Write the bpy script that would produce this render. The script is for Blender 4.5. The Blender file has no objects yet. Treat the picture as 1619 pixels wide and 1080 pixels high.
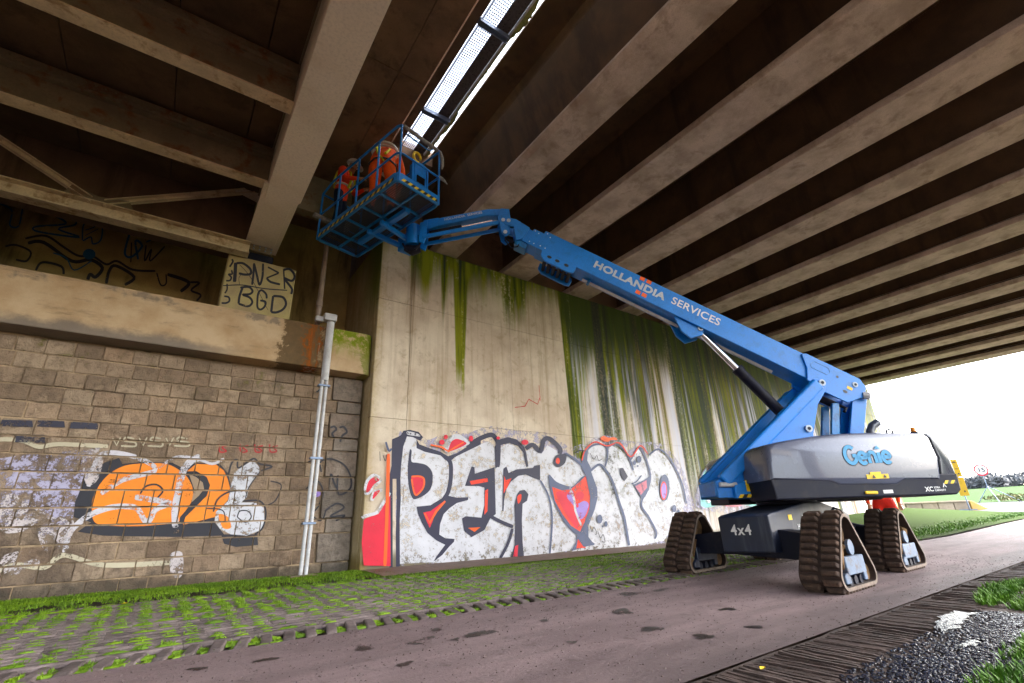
import bpy, bmesh, math, random
from mathutils import Vector, Matrix
from mathutils.geometry import tessellate_polygon
random.seed(7)
scene = bpy.context.scene
C = scene.collection
PI = math.pi

# ------------------------------------------------------------------ camera, world, sun, exposure
CAMH = 0.85
YAW, PITCH, ROLL, FOC = 0.63279981, 0.371128367, -0.0415775973, 743.226
_f = Vector((math.sin(YAW)*math.cos(PITCH), math.cos(YAW)*math.cos(PITCH), math.sin(PITCH)))
_r0 = Vector((math.cos(YAW), -math.sin(YAW), 0)); _u0 = _r0.cross(_f)
CR = math.cos(ROLL)*_r0 + math.sin(ROLL)*_u0
CU = -math.sin(ROLL)*_r0 + math.cos(ROLL)*_u0
CF = _f
CP = Vector((0, 0, CAMH))
cam_data = bpy.data.cameras.new('camera'); cam = bpy.data.objects.new('camera', cam_data); C.objects.link(cam)
cam_data.sensor_width = 36; cam_data.lens = FOC/1619*36; cam_data.clip_start = 0.05; cam_data.clip_end = 3000
M3 = Matrix((CR, CU, -CF)).transposed()
cam.matrix_world = Matrix.Translation(CP) @ M3.to_4x4()
scene.camera = cam

world = bpy.data.worlds.new('World'); scene.world = world; world.use_nodes = True
nt = world.node_tree; nt.nodes.clear()
SUN_EL, SUN_AZ = math.radians(38), math.radians(118)      # azimuth measured from +Y towards +X
sky = nt.nodes.new('ShaderNodeTexSky'); sky.sky_type = 'NISHITA'; sky.sun_disc = False
sky.sun_elevation = SUN_EL; sky.sun_rotation = SUN_AZ
sky.air_density = 1.0; sky.dust_density = 3.0; sky.ozone_density = 1.0
bg = nt.nodes.new('ShaderNodeBackground'); bg.inputs[1].default_value = 0.15
hs = nt.nodes.new('ShaderNodeHueSaturation'); hs.inputs['Saturation'].default_value = 0.45
wo = nt.nodes.new('ShaderNodeOutputWorld')
nt.links.new(sky.outputs[0], hs.inputs['Color']); nt.links.new(hs.outputs[0], bg.inputs[0]); nt.links.new(bg.outputs[0], wo.inputs[0])
sl = bpy.data.lights.new('sun', 'SUN'); sl.energy = 0.6; sl.angle = math.radians(45); sl.color = (1.0, 0.95, 0.88)
sun = bpy.data.objects.new('sun', sl); C.objects.link(sun)
sdir = Vector((math.sin(SUN_AZ)*math.cos(SUN_EL), math.cos(SUN_AZ)*math.cos(SUN_EL), math.sin(SUN_EL)))
sun.rotation_euler = sdir.to_track_quat('Z', 'Y').to_euler(); sun.location = (40, -40, 60)
vs = scene.view_settings
vs.view_transform = 'Standard'; vs.look = 'None'; vs.gamma = 1; vs.use_curve_mapping = False
vs.exposure = 3.5
cy = scene.cycles
cy.use_denoising = True; cy.max_bounces = 8; cy.diffuse_bounces = 5; cy.glossy_bounces = 4
cy.transparent_max_bounces = 12; cy.sample_clamp_indirect = 6.0; cy.caustics_reflective = False; cy.caustics_refractive = False

# ------------------------------------------------------------------ helpers
def ray(px, py):
    return CF + CR*((px-809.5)/FOC) - CU*((py-540)/FOC)
def onplane(px, py, ax, v):                       # a photo pixel to its point on a world plane (for flat paint on walls)
    d = ray(px, py); return CP + d*((v-CP[ax])/d[ax])

def link(o, parent=None):
    C.objects.link(o)
    if parent is not None:
        o.parent = parent
        o.matrix_parent_inverse = Matrix.Translation(-PLOC.get(parent.name, Vector((0, 0, 0))))
    return o
PLOC = {}
def thing(name, label, cat, loc=(0, 0, 0), group=None, kind=None):
    o = bpy.data.objects.new(name, None); C.objects.link(o); o.location = loc
    o.empty_display_size = 0.2
    PLOC[o.name] = Vector(loc)
    return tag(o, label, cat, group, kind)
def tag(o, label=None, cat=None, group=None, kind=None):
    if label: o['label'] = label
    if cat: o['category'] = cat
    if group: o['group'] = group
    if kind: o['kind'] = kind
    return o

class MB:
    def __init__(s): s.v = []; s.f = []; s.m = []
    def add(s, vs, fs, mi=0):
        b = len(s.v); s.v += [tuple(p) for p in vs]; s.f += [tuple(b+i for i in f) for f in fs]; s.m += [mi]*len(fs); return s
    def box(s, c, size, rot=None, mi=0, taper=1.0):
        x, y, z = (k/2 for k in size); P = []
        for dz in (-1, 1):
            t = taper if dz > 0 else 1
            for dx, dy in ((-1, -1), (1, -1), (1, 1), (-1, 1)):
                p = Vector((dx*x*t, dy*y*t, dz*z))
                if rot is not None: p = rot @ p
                P.append(p+Vector(c))
        return s.add(P, [(3, 2, 1, 0), (4, 5, 6, 7), (0, 1, 5, 4), (1, 2, 6, 5), (2, 3, 7, 6), (3, 0, 4, 7)], mi)
    def bx(s, x0, x1, y0, y1, z0, z1, mi=0):
        return s.box(((x0+x1)/2, (y0+y1)/2, (z0+z1)/2), (abs(x1-x0), abs(y1-y0), abs(z1-z0)), None, mi)
    def bar(s, a, b, w, h, up=(0, 0, 1), mi=0):       # box along a segment
        a = Vector(a); b = Vector(b); d = (b-a).normalized(); u = Vector(up); sd = d.cross(u).normalized(); u = sd.cross(d)
        P = []
        for p in (a, b):
            for i, j in ((-1, -1), (1, -1), (1, 1), (-1, 1)): P.append(p+sd*(i*w/2)+u*(j*h/2))
        return s.add(P, [(3, 2, 1, 0), (4, 5, 6, 7), (0, 1, 5, 4), (1, 2, 6, 5), (2, 3, 7, 6), (3, 0, 4, 7)], mi)
    def tube(s, pts, r, n=8, mi=0, caps=True):
        pts = [Vector(p) for p in pts]; rs = r if isinstance(r, (list, tuple)) else [r]*len(pts)
        P = []; F = []; prev = None
        for i, p in enumerate(pts):
            d = (pts[min(i+1, len(pts)-1)]-pts[max(i-1, 0)]).normalized()
            if prev is None:
                a = Vector((0, 0, 1)) if abs(d.z) < .9 else Vector((1, 0, 0)); sd = d.cross(a).normalized()
            else:
                sd = (prev-d*prev.dot(d)).normalized()
            prev = sd; u = d.cross(sd)
            for k in range(n):
                t = 2*PI*k/n; P.append(p+(sd*math.cos(t)+u*math.sin(t))*rs[i])
        for i in range(len(pts)-1):
            for k in range(n):
                F.append((i*n+k, i*n+(k+1) % n, (i+1)*n+(k+1) % n, (i+1)*n+k))
        if caps: F.append(tuple(range(n-1, -1, -1))); F.append(tuple((len(pts)-1)*n+k for k in range(n)))
        return s.add(P, F, mi)
    def prism(s, poly, fn, t0, t1, mi=0):              # poly in (a,b); fn(a,b,t)->xyz
        n = len(poly); P = [fn(a, b, t0) for a, b in poly]+[fn(a, b, t1) for a, b in poly]
        F = [(i, (i+1) % n, n+(i+1) % n, n+i) for i in range(n)]
        tri = tessellate_polygon([[Vector((a, b, 0)) for a, b in poly]])
        F += [tuple(t) for t in tri]+[tuple(n+i for i in reversed(t)) for t in tri]
        return s.add(P, F, mi)
    def build(s, name, mats, parent=None, smooth=False, bevel=0.0, seg=1):
        me = bpy.data.meshes.new(name); me.from_pydata(s.v, [], s.f)
        mats = mats if isinstance(mats, (list, tuple)) else [mats]
        for m in mats: me.materials.append(m)
        if len(mats) > 1: me.polygons.foreach_set('material_index', s.m)
        bm = bmesh.new(); bm.from_mesh(me)
        bmesh.ops.recalc_face_normals(bm, faces=bm.faces)
        if bevel > 0:
            ed = [e for e in bm.edges if len(e.link_faces) == 2 and e.calc_face_angle(0) > 0.45]
            bmesh.ops.bevel(bm, geom=ed, offset=bevel, segments=seg, affect='EDGES', profile=0.5, clamp_overlap=True)
        bm.to_mesh(me); bm.free()
        if smooth:
            me.polygons.foreach_set('use_smooth', [True]*len(me.polygons))
            me.set_sharp_from_angle(angle=0.7)
        me.update()
        o = bpy.data.objects.new(name, me)
        return link(o, parent)

def mesh_copy(o, name, parent=None, loc=None, rot=None, scale=None):
    c = bpy.data.objects.new(name, o.data); C.objects.link(c)
    if parent is not None:
        c.parent = parent; c.matrix_parent_inverse = Matrix.Translation(-PLOC.get(parent.name, Vector((0, 0, 0))))
    if loc is not None: c.location = loc
    if rot is not None: c.rotation_euler = rot
    if scale is not None: c.scale = scale
    return c

# ------------------------------------------------------------------ materials
class NT:
    def __init__(s, name):
        s.m = bpy.data.materials.new(name); s.m.use_nodes = True; s.t = s.m.node_tree; s.t.nodes.clear()
        s.out = s.t.nodes.new('ShaderNodeOutputMaterial')
    def n(s, t, **k):
        x = s.t.nodes.new(t)
        for a, b in k.items(): setattr(x, a, b)
        return x
    def put(s, sock, v):
        if v is None: return
        if isinstance(v, bpy.types.NodeSocket): s.t.links.new(v, sock)
        elif isinstance(v, (tuple, list)) and len(v) == 3 and sock.type == 'RGBA': sock.default_value = (*v, 1)
        else: sock.default_value = v
    def coord(s, which='Object'):
        return s.n('ShaderNodeTexCoord').outputs[which]
    def pos(s): return s.n('ShaderNodeNewGeometry').outputs['Position']
    def rnd(s): return s.n('ShaderNodeObjectInfo').outputs['Random']
    def map(s, v, sc=(1, 1, 1), loc=(0, 0, 0)):
        x = s.n('ShaderNodeMapping'); s.put(x.inputs[0], v); x.inputs['Scale'].default_value = sc; s.put(x.inputs['Location'], loc); return x.outputs[0]
    def noise(s, v, scale=5, det=4, rough=.55, dist=0):
        x = s.n('ShaderNodeTexNoise'); s.put(x.inputs['Vector'], v); x.inputs['Scale'].default_value = scale
        x.inputs['Detail'].default_value = det; x.inputs['Roughness'].default_value = rough; x.inputs['Distortion'].default_value = dist
        return x.outputs[0]
    def vor(s, v, scale=5, feature='F1'):
        x = s.n('ShaderNodeTexVoronoi', feature=feature); s.put(x.inputs['Vector'], v); x.inputs['Scale'].default_value = scale; return x.outputs[0]
    def math(s, op, a, b=None, c=None, clamp=False):
        x = s.n('ShaderNodeMath', operation=op, use_clamp=clamp); s.put(x.inputs[0], a); s.put(x.inputs[1], b); s.put(x.inputs[2], c); return x.outputs[0]
    def sep(s, v):
        x = s.n('ShaderNodeSeparateXYZ'); s.put(x.inputs[0], v); return x.outputs
    def comb(s, a, b, c):
        x = s.n('ShaderNodeCombineXYZ'); s.put(x.inputs[0], a); s.put(x.inputs[1], b); s.put(x.inputs[2], c); return x.outputs[0]
    def mix(s, f, a, b, blend='MIX'):
        x = s.n('ShaderNodeMix', data_type='RGBA', blend_type=blend); s.put(x.inputs[0], f); s.put(x.inputs[6], a); s.put(x.inputs[7], b); return x.outputs[2]
    def ramp(s, f, stops, interp='LINEAR'):
        x = s.n('ShaderNodeValToRGB'); s.put(x.inputs[0], f); cr = x.color_ramp; cr.interpolation = interp
        while len(cr.elements) < len(stops): cr.elements.new(0.5)
        for e, (p, c) in zip(cr.elements, stops):
            e.position = p; e.color = (c, c, c, 1) if isinstance(c, (int, float)) else (*c, 1)
        return x.outputs[0]
    def step(s, v, a, b):
        x = s.n('ShaderNodeMapRange', interpolation_type='SMOOTHSTEP'); s.put(x.inputs[0], v); s.put(x.inputs[1], a); s.put(x.inputs[2], b); return x.outputs[0]
    def bump(s, h, st=.3, d=.01, normal=None):
        x = s.n('ShaderNodeBump'); x.inputs['Strength'].default_value = st; x.inputs['Distance'].default_value = d; s.put(x.inputs['Height'], h); s.put(x.inputs['Normal'], normal); return x.outputs[0]
    def bsdf(s, col, rough=.8, metal=0, normal=None, **k):
        hsv = s.n('ShaderNodeHueSaturation'); hsv.inputs['Saturation'].default_value = 1.22; s.put(hsv.inputs['Color'], col); col = hsv.outputs[0]
        x = s.n('ShaderNodeBsdfPrincipled'); s.put(x.inputs['Base Color'], col); s.put(x.inputs['Roughness'], rough); s.put(x.inputs['Metallic'], metal); s.put(x.inputs['Normal'], normal)
        for a, b in k.items(): s.put(x.inputs[a.replace('_', ' ')], b)
        return x.outputs[0]
    def done(s, sh): s.t.links.new(sh, s.out.inputs[0]); return s.m

def scl(c, k): return tuple(min(1, x*k) for x in c)
def surf(name, base, var=.25, scale=3, rough=.8, bump=.25, bscale=60, metal=0, alt=None, dirt=None, dscale=2.0, damt=.5, coord='Object', streak=False, rand=0, **k):
    t = NT(name); v = t.coord(coord)
    if rand: 
        r = t.rnd(); off = t.comb(t.math('MULTIPLY', r, 37.0), t.math('MULTIPLY', r, 91.0), t.math('MULTIPLY', r, 53.0))
        av = t.n('ShaderNodeVectorMath', operation='ADD'); t.put(av.inputs[0], v); t.put(av.inputs[1], off); v = av.outputs[0]
    n1 = t.noise(v, scale, 6, .6); n2 = t.noise(v, bscale, 3, .6)
    col = t.mix(t.step(n1, .3, .7), scl(base, 1-var), scl(alt or base, 1+var*.6))
    col = t.mix(t.math('MULTIPLY', t.step(n2, .4, .75), .35), col, scl(base, .55))
    if rand: col = t.mix(1.0, col, t.ramp(t.rnd(), [(0, 1-rand), (1, 1+rand*.5)]), 'MULTIPLY')
    rg = t.math('ADD', t.math('MULTIPLY', t.math('SUBTRACT', n1, .5), .25), rough)
    if dirt:
        sc = (1, 1, .12) if streak else (1, 1, 1)
        d = t.step(t.noise(t.map(v, sc), dscale, 6, .65, .3), .5, .68)
        col = t.mix(t.math('MULTIPLY', d, damt), col, dirt)
    return t.done(t.bsdf(col, rg, metal, t.bump(n2, bump, .01), **k))

def paint(name, col, wear=.45, rough=.6):                       # sprayed paint, worn through in flecks
    t = NT(name); v = t.pos()
    n = t.noise(v, 9, 8, .75); n2 = t.noise(v, 2.2, 3, .6); n3 = t.noise(v, 45, 3, .7)
    a = t.step(t.math('ADD', t.math('MULTIPLY', n, .6), t.math('ADD', t.math('MULTIPLY', n2, .25), t.math('MULTIPLY', n3, .25))), wear-.02, wear+.05)
    c = t.mix(t.step(n2, .35, .7), scl(col, .85), col)
    c = t.mix(t.math('MULTIPLY', t.step(n3, .55, .75), .25), c, scl(col, .5))
    mx = t.n('ShaderNodeMixShader'); t.put(mx.inputs[0], a); tr = t.n('ShaderNodeBsdfTransparent')
    t.t.links.new(tr.outputs[0], mx.inputs[1]); t.t.links.new(t.bsdf(c, rough), mx.inputs[2])
    return t.done(mx.outputs[0])

M = {}
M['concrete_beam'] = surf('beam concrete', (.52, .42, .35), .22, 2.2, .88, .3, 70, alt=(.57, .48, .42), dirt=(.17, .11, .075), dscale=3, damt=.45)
M['web'] = surf('shade darkened web concrete', (.10, .062, .038), .3, 2.0, .9, .25, 60, dirt=(.035, .021, .014), dscale=2, damt=.6, streak=True)  # web and deck concrete darkened to put recess shade into the colour
M['slab'] = surf('stained slab concrete', (.19, .125, .085), .35, 1.3, .9, .3, 45, dirt=(.075, .05, .035), dscale=2.4, damt=.75)
M['deckplate'] = surf('old deck concrete', (.13, .088, .055), .35, 1.6, .9, .3, 50, dirt=(.06, .04, .025), dscale=2.0, damt=.7)
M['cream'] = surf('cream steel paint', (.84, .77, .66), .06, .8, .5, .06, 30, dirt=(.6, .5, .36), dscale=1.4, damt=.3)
M['cream_old_shade'] = surf('shade darkened weathered cream paint', (.21, .175, .12), .25, 2, .6, .1, 40, dirt=(.16, .065, .03), dscale=3.2, damt=.85)  # rusty old paint, darkened further to imitate shade under the deck
M['brace'] = surf('cream bracing paint', (.70, .61, .45), .2, 3, .6, .1, 40, dirt=(.26, .16, .08), dscale=4, damt=.8)
M['backwall'] = surf('dirty back wall', (.42, .33, .17), .35, 1.2, .9, .2, 40, dirt=(.07, .05, .03), dscale=1.5, damt=.8, streak=True)
M['darkconc'] = surf('dark brown concrete', (.16, .11, .075), .3, 1.5, .9, .2, 40, dirt=(.05, .035, .02), dscale=1.6, damt=.7, streak=True)  # dark brown base with darker vertical streaks
M['blue'] = surf('machine blue paint', (.001, .20, .68), .10, 1.6, .42, .06, 45, dirt=(.06, .15, .32), dscale=6.5, damt=.4)
M['blue_dark'] = surf('machine blue tubing', (.004, .18, .50), .15, 3, .4, .05, 60, dirt=(.06, .06, .06), dscale=5, damt=.6)
M['grey'] = surf('grey cowl paint', (.105, .113, .155), .06, .7, .26, .015, 50, dirt=(.07, .07, .085), dscale=2.5, damt=.35, Coat_Weight=.4)
M['dgrey'] = surf('dark grey cowl paint', (.05, .055, .075), .06, .9, .28, .015, 50, Coat_Weight=.25)
M['black'] = surf('black machine paint', (.007, .008, .018), .2, 3, .55, .04, 60, dirt=(.03, .027, .027), dscale=5, damt=.4, Specular_IOR_Level=.22)
M['chassis'] = surf('dusty navy chassis paint', (.014, .019, .038), .25, 3, .45, .06, 60, dirt=(.10, .10, .11), dscale=3, damt=.55, streak=True)
M['rubber'] = surf('muddy rubber', (.055, .034, .026), .35, 9, .9, .5, 60, alt=(.095, .062, .046), dirt=(.02, .013, .011), dscale=9, damt=.7, rand=.25)
M['belt'] = surf('muddy belt rubber', (.035, .022, .018), .4, 8, .92, .5, 50, dirt=(.08, .05, .036), dscale=6, damt=.4)
M['beltrim'] = surf('worn belt edge', (.20, .16, .135), .3, 12, .9, .4, 60, dirt=(.06, .042, .03), dscale=10, damt=.6)
M['mud'] = surf('caked mud', (.16, .10, .055), .4, 14, .95, .8, 50, dirt=(.05, .03, .02), dscale=9, damt=.7)
M['steel'] = surf('galvanised steel', (.22, .27, .36), .15, 4, .4, .05, 60, metal=.5, dirt=(.12, .10, .09), dscale=5, damt=.5)
M['trackframe'] = surf('muddy galvanised frame', (.13, .17, .24), .2, 6, .5, .15, 60, metal=.3, dirt=(.07, .045, .03), dscale=9, damt=.75)
M['chrome'] = surf('chromed rod', (.75, .76, .78), .03, 2, .16, .0, 60, metal=1.0)
M['yellow'] = surf('yellow decal', (.85, .56, .02), .06, 6, .5, .02, 60, dirt=(.4, .3, .1), dscale=8, damt=.3)
M['white'] = surf('white paint', (.72, .72, .72), .06, 6, .5, .03, 60)
M['lettergrey'] = surf('pale grey lettering', (.52, .57, .62), .08, 6, .5, .02, 60, dirt=(.3, .4, .55), dscale=20, damt=.3)
M['orange_paint'] = surf('orange lettering', (.85, .13, .015), .05, 6, .5, .02, 60)
M['logo'] = surf('light blue lettering', (.07, .30, .55), .05, 6, .35, .02, 60)
M['blackp'] = surf('black print', (.01, .01, .012), .1, 6, .5, .02, 60)
M['pipe'] = surf('grey pipe paint', (.55, .55, .56), .12, 5, .4, .05, 60, dirt=(.28, .25, .22), dscale=4, damt=.4)
M['pipe_old'] = surf('dirty pipe', (.30, .24, .20), .2, 5, .5, .1, 60, dirt=(.12, .08, .06), dscale=4, damt=.6)
M['hivis'] = surf('orange work cloth', (.95, .11, .006), .2, 7, .85, .5, 25)
M['hired'] = surf('red orange work vest', (.92, .06, .012), .2, 7, .85, .5, 25)
M['hivisred'] = surf('red work trousers', (.72, .02, .006), .2, 7, .85, .5, 25)
M['reflect'] = surf('silver tape', (.55, .52, .48), .1, 9, .4, .1, 60)
M['strap'] = surf('yellow harness strap', (.62, .66, .06), .1, 9, .7, .2, 60)
M['navy'] = surf('navy cloth', (.012, .018, .05), .2, 9, .9, .4, 30)
M['skin'] = surf('skin', (.55, .30, .20), .1, 9, .55, .1, 60)
M['hair'] = surf('brown hair', (.06, .035, .02), .3, 40, .7, .3, 60)
M['helmet'] = surf('white helmet plastic', (.78, .76, .72), .05, 5, .3, .02, 60)
M['meshdark'] = surf('dark mesh steel', (.035, .04, .05), .2, 6, .5, .1, 60, metal=.3)
M['foam'] = surf('worn grey pipe foam', (.28, .26, .24), .4, 18, .95, .6, 50, dirt=(.08, .07, .06), dscale=14, damt=.7)
M['glass_black'] = surf('black screen', (.01, .01, .012), .1, 6, .15, .0, 60)
M['beacon'] = surf('amber beacon lens', (.9, .28, .01), .05, 5, .15, .0, 60)
M['signyellow'] = surf('sign yellow', (.50, .30, .005), .06, 4, .6, .02, 60)
M['redp'] = surf('sign red', (.55, .02, .04), .05, 5, .5, .0, 60)
# ------------------------------------------------------------------ terrain height
def lerp(x, pts):
    if x <= pts[0][0]: return pts[0][1]
    for (a, va), (b, vb) in zip(pts, pts[1:]):
        if x <= b: return va+(vb-va)*(x-a)/(b-a)
    return pts[-1][1]
def gz(x, y):
    c = lerp(y, [(2.8, 0), (4.45, .08), (8.6, .22)])
    r = lerp(x, [(18, 0), (36, .34), (43, .95), (215, 5.9), (900, 6.2)])
    return c*lerp(x, [(25, 1), (36, .3)])+r
def sheet(name, xs, ys, mat, dz=0.0, parent=None, jitter=0.0, zf=None):
    v = []; f = []
    for x in xs:
        for y in ys:
            v.append((x, y, (zf or gz)(x, y)+dz+random.uniform(-jitter, jitter)))
    n = len(ys)
    for i in range(len(xs)-1):
        for j in range(n-1): f.append((i*n+j, (i+1)*n+j, (i+1)*n+j+1, i*n+j+1))
    mb = MB(); mb.add(v, f)
    o = mb.build(name, mat, parent, smooth=True)
    return o
def rng(a, b, n): return [a+(b-a)*i/n for i in range(n+1)]

def ground_mat():
    t = NT('field and soil'); v = t.pos(); x, y, z = t.sep(v)
    n = t.noise(v, .6, 6, .6); n2 = t.noise(v, 14, 5, .7)
    soil = t.mix(n2, (.05, .035, .028), (.12, .085, .065))
    grass = t.mix(n2, (.025, .045, .010), (.055, .085, .024))
    field = t.mix(n, (.040, .072, .026), (.058, .095, .038))
    c = t.mix(t.step(t.math('ADD', x, t.math('MULTIPLY', n, 2.0)), 12, 16), soil, grass)
    c = t.mix(t.step(x, 42, 50), c, field)
    return t.done(t.bsdf(c, .95, 0, t.bump(n2, .6, .03), Specular_IOR_Level=.05))
def road_mat():
    t = NT('muddy asphalt'); v = t.pos()
    n = t.noise(t.map(v, (.35, 1.6, 1)), 1.5, 6, .6); n2 = t.noise(v, 120, 4, .8); n3 = t.noise(v, 6, 6, .7, .4); n4 = t.noise(v, 33, 4, .7)
    c = t.mix(t.step(n, .3, .7), (.150, .112, .115), (.245, .190, .192))
    c = t.mix(t.math('MULTIPLY', t.step(n3, .56, .72), .6), c, (.055, .04, .036))
    c = t.mix(t.math('MULTIPLY', t.step(n4, .60, .70), .55), c, (.05, .037, .033))
    c = t.mix(t.math('MULTIPLY', t.step(n2, .58, .72), .6), c, (.34, .29, .28))
    c = t.mix(t.math('MULTIPLY', t.step(t.noise(v, 75, 3, .7), .58, .68), .6), c, (.06, .048, .045))
    c = t.mix(t.math('MULTIPLY', t.step(t.noise(t.map(v, (.5, 7, 1)), 1.0, 5, .7), .54, .66), .35), c, (.10, .078, .075))
    y = t.sep(v)[1]
    wet = t.math('MULTIPLY', t.step(t.math('ADD', y, t.math('MULTIPLY', n, .9)), 3.35, 2.4), .75)
    c = t.mix(wet, c, (.055, .042, .043))
    r = t.math('SUBTRACT', t.math('ADD', .55, t.math('MULTIPLY', n3, .35)), t.math('MULTIPLY', wet, .08))
    hgt = t.math('ADD', t.math('MULTIPLY', n2, .3), n4)
    return t.done(t.bsdf(c, r, 0, t.bump(hgt, .7, .015)))
M['ground'] = ground_mat(); M['road'] = road_mat()
M['street'] = surf('pale street asphalt', (.11, .105, .12), .12, .6, .9, .1, 80, Specular_IOR_Level=.15)
M['mudground'] = surf('wet dark mud', (.035, .025, .022), .45, 5, .8, .8, 45, alt=(.075, .055, .05), dirt=(.02, .015, .015), dscale=4, damt=.7)
M['soil'] = surf('soil in pockets', (.035, .026, .02), .3, 9, .9, .6, 60)
M['footing'] = surf('footing concrete', (.23, .17, .14), .3, 3, .85, .3, 60, dirt=(.09, .06, .045), dscale=3, damt=.6)

xs = [-900, -300, -120, -60, -30, -14, -6, 0, 4, 8, 12, 15, 18, 22, 26, 30, 33, 36, 38, 40, 43, 48, 56, 70, 90, 120, 160, 215, 300, 500, 900, 1600]
ys = [-1600, -500, -200, -90, -45, -20, -10, -4, 0, 1, 2, 2.8, 3.6, 4.45, 5.5, 7, 8.6, 10, 14, 20, 35, 70, 150, 400, 1600]
tag(sheet('ground', xs, ys, M['ground'], -.07), kind='structure')
road = tag(sheet('road', rng(-14, 14, 56)+rng(15, 37, 22), rng(2.0, 4.47, 10), M['road'], 0.0), kind='structure')
tag(sheet('street', rng(36.5, 42.5, 12), rng(-30, 13, 20), M['street'], .012), kind='structure')
tag(sheet('road_apron', rng(14, 36.6, 24), rng(-4, 2.02, 8), M['road'], -.012), kind='structure')
tag(sheet('mud_verge', rng(-6, 14, 80), rng(-4, 2.02, 24), M['mudground'], -.02, jitter=.008), kind='structure')
tag(sheet('paver_bed', rng(-14, 31, 60), rng(4.45, 8.75, 12), M['soil'], -.055), kind='structure')

# damp spots on the road
M['damp'] = paint('damp dark patch', (.020, .014, .013), .50, .5)
def blob(cx, cy_, rx, ry, n=18, j=.25, rot=0.0):
    ph = random.uniform(0, 9); P = []
    for k in range(n):
        a = 2*PI*k/n; q = 1+j*(math.sin(2*a+ph)*.5+math.sin(3*a+ph*2)*.4+random.uniform(-.4, .4))
        x = rx*q*math.cos(a); y = ry*q*math.sin(a)
        P.append((cx+x*math.cos(rot)-y*math.sin(rot), cy_+x*math.sin(rot)+y*math.cos(rot)))
    return P
def flat(name, poly, z, mat, parent=None, zf=None):
    mb = MB(); tri = tessellate_polygon([[Vector((a, b, 0)) for a, b in poly]])
    mb.add([(a, b, (zf or gz)(a, b)+z) for a, b in poly], [tuple(t) for t in tri])
    o = mb.build(name, mat, parent); 
    if o.data.polygons and o.data.polygons[0].normal.z < 0: o.data.flip_normals()
    return o
for px, py, rx, ry in [(575, 1031, .10, .06), (668, 1018, .14, .07), (690, 1003, .06, .04), (757, 1006, .15, .08), (720, 1015, .05, .04), (984, 969, .16, .10), (996, 945, .2, .09), (1030, 990, .12, .08), (1112, 1000, .12, .07), (1150, 960, .1, .06), (1045, 938, .15, .06), (860, 985, .05, .04), (905, 1012, .05, .03), (640, 1050, .07, .04), (800, 960, .08, .04), (1190, 985, .09, .06), (420, 1052, .08, .04), (312, 1068, .07, .04)]:
    p = onplane(px, py, 2, .03)
    flat('damp_patch', blob(p.x, p.y, rx*.8, ry*.95, 24, .5), .004, M['damp'], road)

M['grit'] = surf('road grit', (.12, .09, .085), .5, 40, .85, .3, 80, rand=.0)
gm_ = MB(); _t = [(0, 0, 1), (1, 0, -.3), (-.5, .9, -.3), (-.5, -.9, -.3)]
for _ in range(5200):
    x = random.uniform(-1.5, 12); y = 4.45-abs(random.gauss(0, 1.2)) if random.random() < .4 else random.uniform(2.0, 4.45)
    if y < 2.0: continue
    r = random.choice((.003, .004, .005, .006, .009)); a = random.uniform(0, 6); ca, sa = math.cos(a)*r, math.sin(a)*r
    gm_.add([(x+p[0]*ca-p[1]*sa, y+p[0]*sa+p[1]*ca, gz(x, y)+.002+p[2]*r*.7) for p in _t], [(0, 1, 2), (0, 2, 3), (0, 3, 1)])
tag(gm_.build('road_grit', M['grit']), 'loose grit and crumbs of mud on the road', 'grit', kind='stuff')
# ------------------------------------------------------------------ grid pavers with grass pockets
M['paver'] = surf('grass paver concrete', (.135, .108, .105), .3, 6, .88, .6, 70, alt=(.19, .155, .15), dirt=(.05, .04, .03), dscale=5, damt=.55, rand=.25)
M['paver_mud'] = surf('muddy paver concrete', (.075, .054, .048), .4, 9, .7, .8, 60, dirt=(.02, .015, .013), dscale=6, damt=.7, rand=.2)
PX, PY, PG = .51, .339, .113
mb = MB(); mb.bx(-PX/2+.001, PX/2-.001, -PY/2, PY/2, -.09, -.034)
for r in range(3):
    c = -PG+PG*r; pr = [(c-.030, -.034), (c-.022, -.007), (c-.010, 0), (c+.010, 0), (c+.022, -.007), (c+.030, -.034)]
    mb.prism(pr, lambda a, b, t: (t, a, b), -PX/2, PX/2)
for x in (-.17, 0, .17): mb.bx(x-.022, x+.022, -PY/2, PY/2, -.034, -.013)
paving = thing('grass_paving', 'mossy ribbed concrete pavers sloping up from the road to the graffiti walls', 'paving', (2, 6, .1))
proto = mb.build('paver', M['paver'], paving, bevel=.004)
tm = MB(); tm.prism([(-.20, -.05), (-.175, -.012), (-.12, .004), (.17, .004), (.17, -.05)], lambda a, b, t: (t, a, b), -.045, .045); tm.bx(-.083, .083, -.19, .17, -.09, -.05)
tooth = tm.build('edge_tooth', M['paver'], paving, bevel=.014, seg=2)
slope = math.atan((.22-.08)/(8.6-4.45))
pockets = []; far = MB()
YS = 4.47+.34
for i in range(100):
    x = -2.1+.166*i; y = 4.64; o = tooth if i == 0 else mesh_copy(tooth, 'edge_tooth', paving)
    o.location = (x, y, gz(x, y)+.004+random.uniform(-.006, .004)); o.rotation_euler = (slope+random.uniform(-.02, .02), random.uniform(-.03, .03), random.uniform(-.05, .05)-.22); o.scale = (random.uniform(.9, 1.05), random.uniform(.9, 1.03), 1)
    for _ in range(4): pockets.append((x+.083+random.uniform(-.02, .02), y+random.uniform(-.15, .15), gz(x, y)-.008, .8))
first = True
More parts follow.
